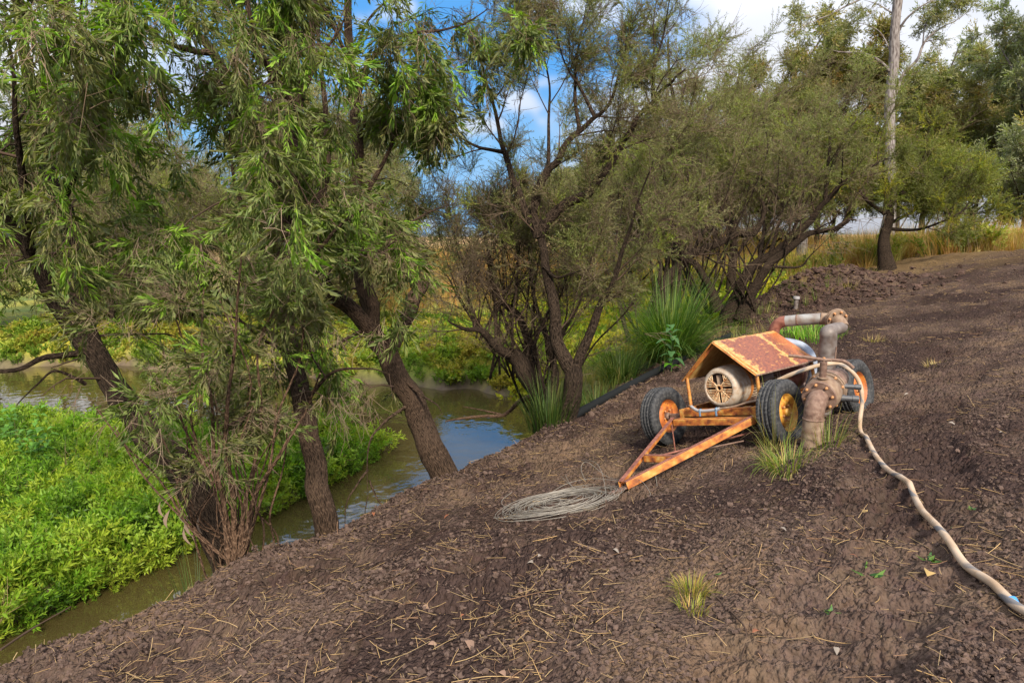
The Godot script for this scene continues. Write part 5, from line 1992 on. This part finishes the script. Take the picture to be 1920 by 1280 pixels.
	rod_part("tie_rod", T, [Vector3(0.42, 0.18, 0.30), Vector3(-0.05, 0.14, 0.88)], 0.007, M.rust)

	# roof on four posts
	var cx := 0.045
	var hw := 0.385
	var eave := 0.755
	var peak := 1.075
	var z0 := -0.06
	var z1 := -1.12
	for z in [z0, z1]:
		for x in [cx - hw, cx + hw]:
			rod_part("roof_post", T, [Vector3(x, 0.44, z), Vector3(x, eave, z)], 0.017, FP)
			rod_part("gable_tube", T, [Vector3(x, eave - 0.005, z), Vector3(cx, peak - 0.02, z)], 0.016, FP)
	for s in [-1.0, 1.0]:
		var rp := part("roof_panel", T)
		var top := MB.new()
		var low := MB.new()
		var ridge := Vector3(cx, peak, 0)
		var edge := Vector3(cx + s * (hw + 0.025), eave - 0.030, 0)
		var down := edge - ridge
		var nn := Vector3(-down.y * s, down.x * s, 0).normalized()
		if nn.y < 0:
			nn = -nn
		var nx := 24
		var ny := 10
		for m in [top, low]:
			var lift: float = 0.004 if m == top else -0.001
			var sign := 1.0 if m == top else -1.0
			for j in ny + 1:
				for i in nx + 1:
					var u := float(i) / nx
					var v := float(j) / ny
					var wob := 0.006 * noise_b.get_noise_2d(u * 5.0 + s * 9.0, v * 4.0)
					m.add(ridge + down * v + Vector3(0, 0, lerpf(z0 + 0.05, z1 - 0.06, u)) + nn * (lift + wob), nn * sign, Vector2(u, v))
			for j in ny:
				for i in nx:
					var q := j * (nx + 1) + i
					if (s > 0.0) != (sign > 0.0):
						m.i.append_array([q, q + nx + 1, q + 1, q + 1, q + nx + 1, q + nx + 2])
					else:
						m.i.append_array([q, q + 1, q + nx + 1, q + 1, q + nx + 2, q + nx + 1])
		put("sheet", top, M.roof_paint, rp)
		put("underside", low, M.under_roof, rp)
		bar_part("sheet_edge", rp, edge + Vector3(0, -0.004, z0 + 0.05), edge + Vector3(0, -0.004, z1 - 0.06), 0.010, 0.016, M.rust)
		bar_part("sheet_edge", rp, ridge + Vector3(0, -0.006, z0 + 0.052), edge + Vector3(0, -0.006, z0 + 0.052), 0.008, 0.018, FP, Vector3(0, 0, 1))
	rod_part("ridge_rod", T, [Vector3(cx, peak - 0.02, z0), Vector3(cx, peak - 0.02, z1)], 0.012, FP)

	# electric motor
	var mo := part("motor", T, Vector3(0.015, 0.622, -0.06))
	var back := Basis(Vector3.RIGHT, PI / 2)   # local y of a lathe becomes the drawbar direction
	var cowl := MB.new()
	cowl.lathe(Transform3D(back, Vector3.ZERO), PackedVector2Array([Vector2(0.200, -0.28), Vector2(0.204, -0.24), Vector2(0.204, -0.10), Vector2(0.200, -0.05), Vector2(0.188, -0.015), Vector2(0.168, 0.003), Vector2(0.148, 0.008), Vector2(0.144, 0.004), Vector2(0.144, -0.03)]), 40, true)
	put("fan_cowl", cowl, M.cowl, mo)
	var inside := MB.new()
	disc(inside, Vector3(0, 0, -0.035), Vector3(0, 0, 1), 0.146, 0.004, 28)
	put("fan_recess", inside, M.dark_inside, mo)
	for k in 6:
		var fb := MB.new()
		fb.box(Transform3D(Basis(Vector3(0, 0, 1), TAU * k / 6.0) * Basis(Vector3.UP, 0.5), Vector3(0, 0, -0.022) + Vector3(0, 0.075, 0).rotated(Vector3(0, 0, 1), TAU * k / 6.0)), Vector3(0.045, 0.10, 0.004), 0.001)
		put("fan_blade", fb, M.rust_dusty, mo)
	for k in 4:
		var a := PI / 4 + k * PI / 2
		var d := Vector3(cos(a), sin(a), 0)
		bar_part("grille_spoke", mo, d * 0.030, d * 0.146, 0.009, 0.012, M.grille, Vector3(0, 0, 1))
	for k in range(-6, 7):
		if k == 0:
			continue
		var y := k * 0.0155
		var outer := sqrt(0.145 * 0.145 - y * y)
		var inner := absf(y) + 0.008
		if absf(y) < 0.03:
			inner = maxf(inner, 0.036)
		for s in [-1.0, 1.0]:
			bar_part("grille_bar", mo, Vector3(s * inner, y, 0), Vector3(s * outer, y, 0), 0.0078, 0.010, M.grille, Vector3(0, 0, 1))
		if absf(y) < 0.085 and k != 0:
			bar_part("grille_bar", mo, Vector3(y, -maxf(absf(y) + 0.008, 0.034), 0), Vector3(y, -outer, 0), 0.0078, 0.010, M.grille, Vector3(0, 0, 1))
		if absf(y) > 0.06:
			bar_part("grille_bar", mo, Vector3(y, absf(y) + 0.008, 0), Vector3(y, outer, 0), 0.0078, 0.010, M.grille, Vector3(0, 0, 1))
	var ring := MB.new()
	ring.lathe(Transform3D(back, Vector3.ZERO), PackedVector2Array([Vector2(0.020, -0.006), Vector2(0.036, -0.006), Vector2(0.037, 0.004), Vector2(0.022, 0.006), Vector2(0.020, -0.006)]), 20)
	put("grille_hub", ring, M.grille, mo)
	var band := MB.new()
	band.lathe(Transform3D(back, Vector3.ZERO), PackedVector2Array([Vector2(0.206, -0.275), Vector2(0.210, -0.27), Vector2(0.210, -0.235), Vector2(0.206, -0.23)]), 40)
	put("cowl_band", band, M.frame_paint, mo)
	var body := MB.new()
	body.lathe(Transform3D(back, Vector3.ZERO), PackedVector2Array([Vector2(0.19, -0.30), Vector2(0.17, -0.29), Vector2(0.10, -0.27)]), 32)
	body.lathe(Transform3D(back, Vector3.ZERO), PackedVector2Array([Vector2(0.05, -0.88), Vector2(0.05, -0.80), Vector2(0.13, -0.79), Vector2(0.165, -0.74), Vector2(0.168, -0.30)]), 32)
	put("motor_body", body, M.motor_body, mo)
	var fin := MB.new()
	fin.box(Transform3D(Basis.IDENTITY, Vector3(0, 0.180, -0.515)), Vector3(0.006, 0.034, 0.43), 0.002)
	var fin_mesh := fin.mesh()
	for k in 40:
		share("cooling_fin", fin_mesh, M.motor_body, mo, Transform3D(Basis(Vector3(0, 0, 1), TAU * k / 40.0), Vector3.ZERO))
	for z in [-0.74, -0.785]:
		var rg := MB.new()
		rg.lathe(Transform3D(back, Vector3(0, 0, z)), PackedVector2Array([Vector2(0.16, -0.014), Vector2(0.205, -0.014), Vector2(0.21, -0.008), Vector2(0.21, 0.008), Vector2(0.205, 0.014), Vector2(0.16, 0.014)]), 32)
		put("end_ring", rg, M.rust_dusty, mo)
	var tb := MB.new()
	tb.box(Transform3D(Basis.IDENTITY, Vector3(0.205, 0.07, -0.50)), Vector3(0.10, 0.13, 0.17), 0.008)
	put("terminal_box", tb, M.grey_steel, mo)
	for z in [-0.34, -0.68]:
		bar_part("motor_foot", mo, Vector3(-0.17, -0.165, z), Vector3(0.17, -0.165, z), 0.06, 0.035, M.rust)
	bar_part("motor_bed", T, Vector3(0.055, 0.4475, -0.25), Vector3(0.055, 0.4475, -1.60), 0.42, 0.013, M.rust)
	# pump at the far end of the shaft
	var pu := part("pump", T, Vector3(0.055, 0.62, -1.26))
	var vol := MB.new()
	vol.lathe(Transform3D(back, Vector3.ZERO), PackedVector2Array([Vector2(0.0, -0.14), Vector2(0.09, -0.13), Vector2(0.17, -0.10), Vector2(0.215, -0.05), Vector2(0.22, 0.03), Vector2(0.18, 0.09), Vector2(0.09, 0.12), Vector2(0.05, 0.30), Vector2(0.0, 0.30)]), 32, true)
	put("pump_casing", vol, M.rust_red, pu)
	bar_part("pump_foot", pu, Vector3(-0.15, -0.14, -0.02), Vector3(0.15, -0.14, -0.02), 0.10, 0.05, M.rust)
	# cable conduit along the front
	var cd := part("cable_conduit", T)
	rod_part("conduit", cd, [Vector3(-0.22, 0.475, 0.10), Vector3(-0.16, 0.450, 0.13), Vector3(-0.09, 0.435, 0.145), Vector3(0.06, 0.440, 0.145), Vector3(0.12, 0.452, 0.14)], 0.016, M.conduit)
	rod_part("cable", cd, [Vector3(-0.30, 0.46, 0.02), Vector3(-0.27, 0.482, 0.07), Vector3(-0.22, 0.475, 0.10)], 0.008, M.rust_dusty)
	rod_part("cable", cd, [Vector3(0.12, 0.452, 0.14), Vector3(0.25, 0.462, 0.12), Vector3(0.36, 0.485, 0.07), Vector3(0.47, 0.50, 0.0)], 0.010, M.rust_dusty)
	for x in [-0.09, 0.09]:
		var cl := MB.new()
		disc(cl, Vector3(x, 0.438 if x < 0 else 0.446, 0.145), Vector3(1, 0.05, 0), 0.021, 0.016, 14)
		cl.box(Transform3D(Basis.IDENTITY, Vector3(x, 0.412, 0.165)), Vector3(0.016, 0.05, 0.012), 0.002)
		put("clamp", cl, M.clamp, cd)


func bar_part(called: String, parent: Node3D, a: Vector3, b: Vector3, w: float, h: float, m: Material, up := Vector3.UP) -> void:
	var s := MB.new()
	s.bar(a, b, w, h, up, 0.003)
	put(called, s, m, parent)


func rod_part(called: String, parent: Node3D, pts: Array, r: float, m: Material, sides := 10) -> void:
	var s := MB.new()
	var path := curve(pts, 6) if pts.size() > 2 else PackedVector3Array(pts)
	s.tube(path, radii(path.size(), r, r), sides)
	put(called, s, m, parent)


func bolts(parent: Node3D, c: Vector3, axis: Vector3, ring: float, count: int, turn := 0.0) -> void:
	var t := facing(c, axis)
	var b := MB.new()
	b.lathe(Transform3D.IDENTITY, PackedVector2Array([Vector2(0.013, -0.004), Vector2(0.013, 0.012), Vector2(0.009, 0.016), Vector2(0.007, 0.024), Vector2(0.0, 0.024)]), 6)
	var m := b.mesh()
	for k in count:
		var a := TAU * k / count + turn
		share("bolt", m, M.bolt, parent, Transform3D(t.basis, t * Vector3(cos(a) * ring, 0, sin(a) * ring)))


func arc(a: Vector3, d0: Vector3, d1: Vector3, r: float, n := 8) -> PackedVector3Array:
	# quarter bend leaving a along d0 and ending along d1
	var out := PackedVector3Array()
	for k in n + 1:
		var f := PI * 0.5 * k / n
		out.append(a + d0 * r * sin(f) + d1 * r * (1.0 - cos(f)))
	return out


func build_pipes() -> void:
	# standpipe with its elbow, flanges and valve body
	var P := on_ground(1519, 846)
	var S := thing("standpipe", "thick rusty standpipe rising from the dirt beside the near front wheel, elbowed into bolted flanges", "pipe", "", P)
	var ax := Vector3(sin(deg_to_rad(38.0)), 0.10, -cos(deg_to_rad(38.0))).normalized()
	var r := 0.081
	rod_part("lower_pipe", S, [Vector3(0, -0.3, 0), Vector3(0.012, 0.275, 0)], r + 0.002, M.rust_dusty, 20)
	var wd := MB.new()
	disc(wd, Vector3(0.012, 0.28, 0), Vector3.UP, r + 0.007, 0.012, 24)
	put("weld_ring", wd, M.rust, S)
	var el := MB.new()
	var path := PackedVector3Array([Vector3(0.012, 0.28, 0)])
	path.append_array(arc(Vector3(0.012, 0.31, 0), Vector3.UP, ax, 0.115, 10))
	el.tube(path, radii(path.size(), r, r), 20)
	put("elbow", el, M.rust, S)
	var E := path[path.size() - 1]
	var f1 := MB.new()
	disc(f1, E + ax * 0.012, ax, 0.138, 0.024, 30)
	put("flange", f1, M.rust, S)
	bolts(S, E, -ax, 0.112, 8, 0.2)
	var body := MB.new()
	body.lathe(facing(E + ax * 0.024, ax), PackedVector2Array([Vector2(0.10, 0.0), Vector2(0.118, 0.02), Vector2(0.140, 0.06), Vector2(0.146, 0.10), Vector2(0.146, 0.17), Vector2(0.10, 0.18)]), 30, true)
	put("valve_body", body, M.rust_dusty, S)
	var f2 := MB.new()
	disc(f2, E + ax * 0.225, ax, 0.158, 0.022, 30)
	disc(f2, E + ax * 0.255, ax, 0.165, 0.022, 30)
	put("flange", f2, M.rust_dusty, S)
	bolts(S, E + ax * 0.214, -ax, 0.148, 10, 0.5)
	var tail := MB.new()
	tail.lathe(facing(E + ax * 0.266, ax), PackedVector2Array([Vector2(0.09, 0.0), Vector2(0.13, 0.02), Vector2(0.15, 0.10), Vector2(0.12, 0.20), Vector2(0.09, 0.22), Vector2(0.09, 0.40), Vector2(0.0, 0.40)]), 24, true)
	put("pump_inlet", tail, M.rust, S)
	# upright spindle and the flat bar on it
	var C := E + ax * 0.09
	rod_part("spindle", S, [C + Vector3(0, 0.135, 0), C + Vector3(0, 0.285, 0)], 0.029, M.rust, 14)
	var fo := MB.new()
	disc(fo, C + Vector3(0, 0.150, 0), Vector3.UP, 0.045, 0.014, 18)
	put("spindle_foot", fo, M.rust_dusty, S)
	var up := C + Vector3(0, 0.305, 0)
	var side := Vector3(0.957, 0.0, 0.29)
	var flat := MB.new()
	var bp := curve([up - side * 0.28 + Vector3(0, 0.02, 0), up - side * 0.12 + Vector3(0, 0.012, 0), up, up + side * 0.10, up + side * 0.17 - Vector3(0, 0.012, 0), up + side * 0.23 - Vector3(0, 0.06, 0)], 4)
	flat.tube(bp, radii(bp.size(), 0.013, 0.016), 8)
	put("lever_bar", flat, M.rust, S)
	rod_part("lever_rod", S, [up + side * 0.085, up + side * 0.088 + Vector3(0, 0.115, 0)], 0.006, M.rust, 8)
	rod_part("lever_neck", S, [C + Vector3(0, 0.28, 0), up], 0.012, M.rust, 8)
	var bn := MB.new()
	disc(bn, up + Vector3(0, 0.014, 0), Vector3.UP, 0.012, 0.012, 8)
	put("lever_nut", bn, M.bolt, S)
	# black threaded fittings on the right of the valve
	var D := E + ax * 0.14 - Vector3(0, 0.03, 0)
	for q in [[0.0, 0.0, 0.030], [0.06, 0.085, 0.024]]:
		var o: Vector3 = D + ax * q[0] + Vector3(0, q[1], 0)
		rod_part("fitting", S, [o + side * 0.10, o + side * 0.17], q[2], M.fitting, 14)
		rod_part("fitting", S, [o + side * 0.17, o + side * 0.23], q[2] * 0.82, M.fitting, 14)
		rod_part("fitting", S, [o + side * 0.23, o + side * 0.28], q[2] * 0.95, M.fitting, 14)

	# overhead discharge pipe
	var F := at(1570, 600, 6.95)
	var foot := ground_spot(at(1549, 700, 6.75).x, at(1549, 700, 6.75).z)
	var O := thing("discharge_pipe", "overhead pipe with grey riser, round bolted flange and rusty elbow behind the trailer roof", "pipe", "", foot)
	var nf := Vector3(0.10, -0.25, 0.95).normalized()
	var R := at(1549, 700, 6.75) - foot
	var Fl := F - foot
	var rs := MB.new()
	path = curve([R + Vector3(0, -0.40, 0), R, R + Vector3(0, 0.34, 0), R + Vector3(0.005, 0.415, -0.01), Fl + nf * 0.10 - Vector3(0, 0.035, 0)], 5)
	var rr := PackedFloat32Array()
	for k in path.size():
		rr.append(lerpf(0.082, 0.058, smoothstep(0.55, 1.0, float(k) / (path.size() - 1))))
	rs.tube(path, rr, 20)
	put("riser", rs, M.grey_steel, O)
	rod_part("neck", O, [Fl + nf * 0.105 - Vector3(0, 0.04, 0), Fl + nf * 0.06 - Vector3(0, 0.015, 0), Fl], 0.068, M.rust_dusty, 18)
	var fd := MB.new()
	disc(fd, Fl, nf, 0.110, 0.020, 28)
	disc(fd, Fl - nf * 0.026, nf, 0.113, 0.020, 28)
	put("flange", fd, M.rust_dusty, O)
	bolts(O, Fl + nf * 0.010, nf, 0.092, 8, 0.1)
	var ends := [at(1560, 599, 7.03) - foot, at(1540, 597, 7.08) - foot, at(1496, 600, 7.2) - foot, at(1474, 602, 7.27) - foot]
	rod_part("pipe_end", O, [ends[0], ends[1]], 0.062, M.rust_dusty, 18)
	rod_part("straight_pipe", O, [ends[1], ends[2]], 0.058, M.galvanised, 18)
	var jr := MB.new()
	disc(jr, ends[2], ends[3] - ends[2], 0.061, 0.018, 20)
	put("joint_ring", jr, M.rust, O)
	rod_part("straight_pipe", O, [ends[2], ends[3]], 0.058, M.galvanised, 18)
	var dir: Vector3 = (ends[3] - ends[2]).normalized()
	var be := MB.new()
	path = PackedVector3Array([ends[3]])
	path.append_array(arc(ends[3] + dir * 0.01, dir, (Vector3.DOWN - dir * Vector3.DOWN.dot(dir)).normalized(), 0.13, 8))
	path.append(path[path.size() - 1] + Vector3(0, -0.35, 0))
	be.tube(path, radii(path.size(), 0.060, 0.060), 18)
	put("elbow", be, M.rust_red, O)

	# grey-blue hose arching down behind the roof
	var hs := MB.new()
	path = curve(px([[1455, 640, 7.3], [1480, 642, 7.25], [1502, 648, 7.2], [1517, 660, 7.15], [1524, 676, 7.1], [1525, 700, 7.1], [1518, 725, 7.1]]), 5)
	hs.tube(path, radii(path.size(), 0.045, 0.045), 16)
	var ho := put("suction_hose", hs, M.suction_hose)
	tag(ho, "smooth grey-blue hose arching down behind the trailer roof's rear corner", "hose")

	# black poly pipe running down to the water
	var bl := MB.new()
	var marks := []
	for q in [[1070, 806, 9.6], [1100, 790, 10.0], [1140, 768, 10.5], [1185, 745, 11.1], [1240, 717, 11.9], [1290, 690, 12.7], [1330, 668, 13.4], [1370, 648, 14.0]]:
		var p := at(q[0], q[1], q[2])
		marks.append(Vector3(p.x, gh(p.x, p.z) + 0.085, p.z))
	path = curve(marks, 5)
	bl.tube(path, radii(path.size(), 0.062, 0.062), 16, noise_a, 0.05, false)
	var po := put("black_pipe", bl, M.poly_pipe)
	tag(po, "fat black plastic pipe lying down the slope behind the far front wheel", "pipe")

	# small grey riser standing on the dirt behind
	var g := on_ground(1492, 585)
	var gr := thing("tap_riser", "small grey capped riser standing in the dirt below the mound", "riser", "", g)
	rod_part("post", gr, [Vector3(0, -0.1, 0), Vector3(0, 0.30, 0)], 0.05, M.grey_steel, 12)
	var cp := MB.new()
	disc(cp, Vector3(0, 0.33, 0), Vector3.UP, 0.075, 0.06, 14)
	put("cap", cp, M.conduit, gr)


func build_hose_and_wire() -> void:
	# sandy hose over the valve, down and across the dirt
	var marks := px([[1444, 722, 6.35], [1470, 708, 6.3], [1505, 694, 6.2], [1540, 684, 6.15], [1572, 682, 6.15], [1597, 696, 6.1], [1613, 720, 6.05], [1617, 752, 6.0], [1613, 785, 5.95], [1614, 808, 5.9]])
	for q in [[1626, 838], [1645, 868], [1672, 897], [1700, 922], [1718, 945], [1731, 975], [1752, 1005], [1775, 1040], [1806, 1070], [1848, 1098], [1885, 1130], [1925, 1158]] :
		marks.append(soil_spot(on_ground(q[0], q[1])) + Vector3(0, 0.022, 0))
	for q in [Vector2(2.03, -2.1), Vector2(2.1, -1.3), Vector2(2.3, 0.0), Vector2(2.9, 1.8), Vector2(4.2, 3.6)]:
		marks.append(soil_spot(Vector3(q.x, 0, q.y)) + Vector3(0, 0.022, 0))
	var b := MB.new()
	var path := curve(marks, 6)
	for k in path.size():
		if k > 56:
			var floor_y := soil_spot(path[k]).y + 0.016
			path[k].y = maxf(path[k].y, floor_y)
	for pass_ in 6:
		for k in range(57, path.size() - 1):
			path[k].y = maxf(path[k].y, (path[k - 1].y + path[k + 1].y) * 0.5)
	b.tube(path, radii(path.size(), 0.019, 0.019), 12, noise_a, 0.08)
	for k in b.u.size():
		b.u[k] = Vector2(b.u[k].x / (TAU * 0.022), b.u[k].y * 0.45)
	var h := thing("sandy_hose", "long sandy hose draped over the valve and snaking across the dirt to the picture's edge", "hose")
	put("hose", b, M.lay_flat, h)
	var mk := MB.new()
	var m0 := soil_spot(on_ground(1896, 1136)) + Vector3(0, 0.02, 0)
	var m1 := soil_spot(on_ground(1903, 1142)) + Vector3(0, 0.02, 0)
	mk.tube(PackedVector3Array([m0, m1]), PackedFloat32Array([0.0205, 0.0205]), 12)
	put("blue_band", mk, mat("blue_band", 0.5, srgb(0.03, 0.20, 0.50)), h)

	# coil of wire at the drawbar tip
	var C := soil_spot(on_ground(1048, 948))
	var W := thing("wire_coil", "flattened coil of grey fencing wire lying on the dirt at the drawbar tip", "wire coil", "", C)
	var slope := Basis(Vector3(1, 0.2, 0).normalized(), Vector3(-0.2, 1, -0.139).normalized(), Vector3(0, 0.139, 1).normalized()).orthonormalized()
	for k in 36:
		var s := MB.new()
		var pts := []
		var r := rnd(0.10, 0.42) if k % 3 else rnd(0.34, 0.42)
		var c := Vector3(rnd(-0.10, 0.10), 0.012 + 0.025 * rng.randf(), rnd(-0.06, 0.06))
		var a0 := rnd(0, TAU)
		var tiltx := rnd(-0.05, 0.05)
		for q in 22:
			var a := a0 + TAU * q / 20.0
			var rw := r * (1.0 + 0.05 * sin(a * 2.0 + k) + 0.03 * sin(a * 3.0 + k * 2.0))
			pts.append(slope * (c + Vector3(cos(a) * rw * 1.12, 0.010 + 0.010 * sin(a * 2.0 + k * 1.7) + tiltx * cos(a) * r, sin(a) * rw * 0.85)))
		var sm := curve(pts, 2)
		s.tube(sm, radii(sm.size(), 0.0024, 0.0024), 4, null, 0.0, false)
		put("wire_loop", s, M.wire, W)
	for q in [[[1175, 912, 0.02], [1140, 905, 0.06], [1100, 893, 0.12], [1090, 900, 0.10], [1115, 925, 0.06], [1135, 945, 0.03]], [[1090, 884, 0.10], [1115, 895, 0.12], [1130, 915, 0.08], [1134, 940, 0.03], [1100, 945, 0.02]], [[1165, 915, 0.03], [1200, 905, 0.05], [1225, 897, 0.05], [1232, 905, 0.03], [1212, 920, 0.01]], [[1150, 912, 0.03], [1195, 913, 0.04], [1218, 928, 0.03], [1216, 940, 0.01]], [[1052, 898, 0.02], [1065, 915, 0.05], [1100, 930, 0.04], [1150, 938, 0.02], [1185, 940, 0.01]], [[1060, 898, 0.02], [1075, 920, 0.05], [1120, 935, 0.04], [1170, 937, 0.02]], [[925, 976, 0.0], [965, 964, 0.01], [940, 950, 0.03], [960, 935, 0.05]], [[1170, 912, 0.02], [1110, 910, 0.03], [1060, 915, 0.03], [1020, 935, 0.03]]]:
		var s := MB.new()
		var pts := []
		for m in q:
			pts.append(soil_spot(on_ground(m[0], m[1])) + Vector3(0, 0.008 + m[2] * 0.6, 0) - C)
		var sm := curve(pts, 6)
		s.tube(sm, radii(sm.size(), 0.0024, 0.0024), 5, null, 0.0, false)
		put("loose_strand", s, M.wire, W)
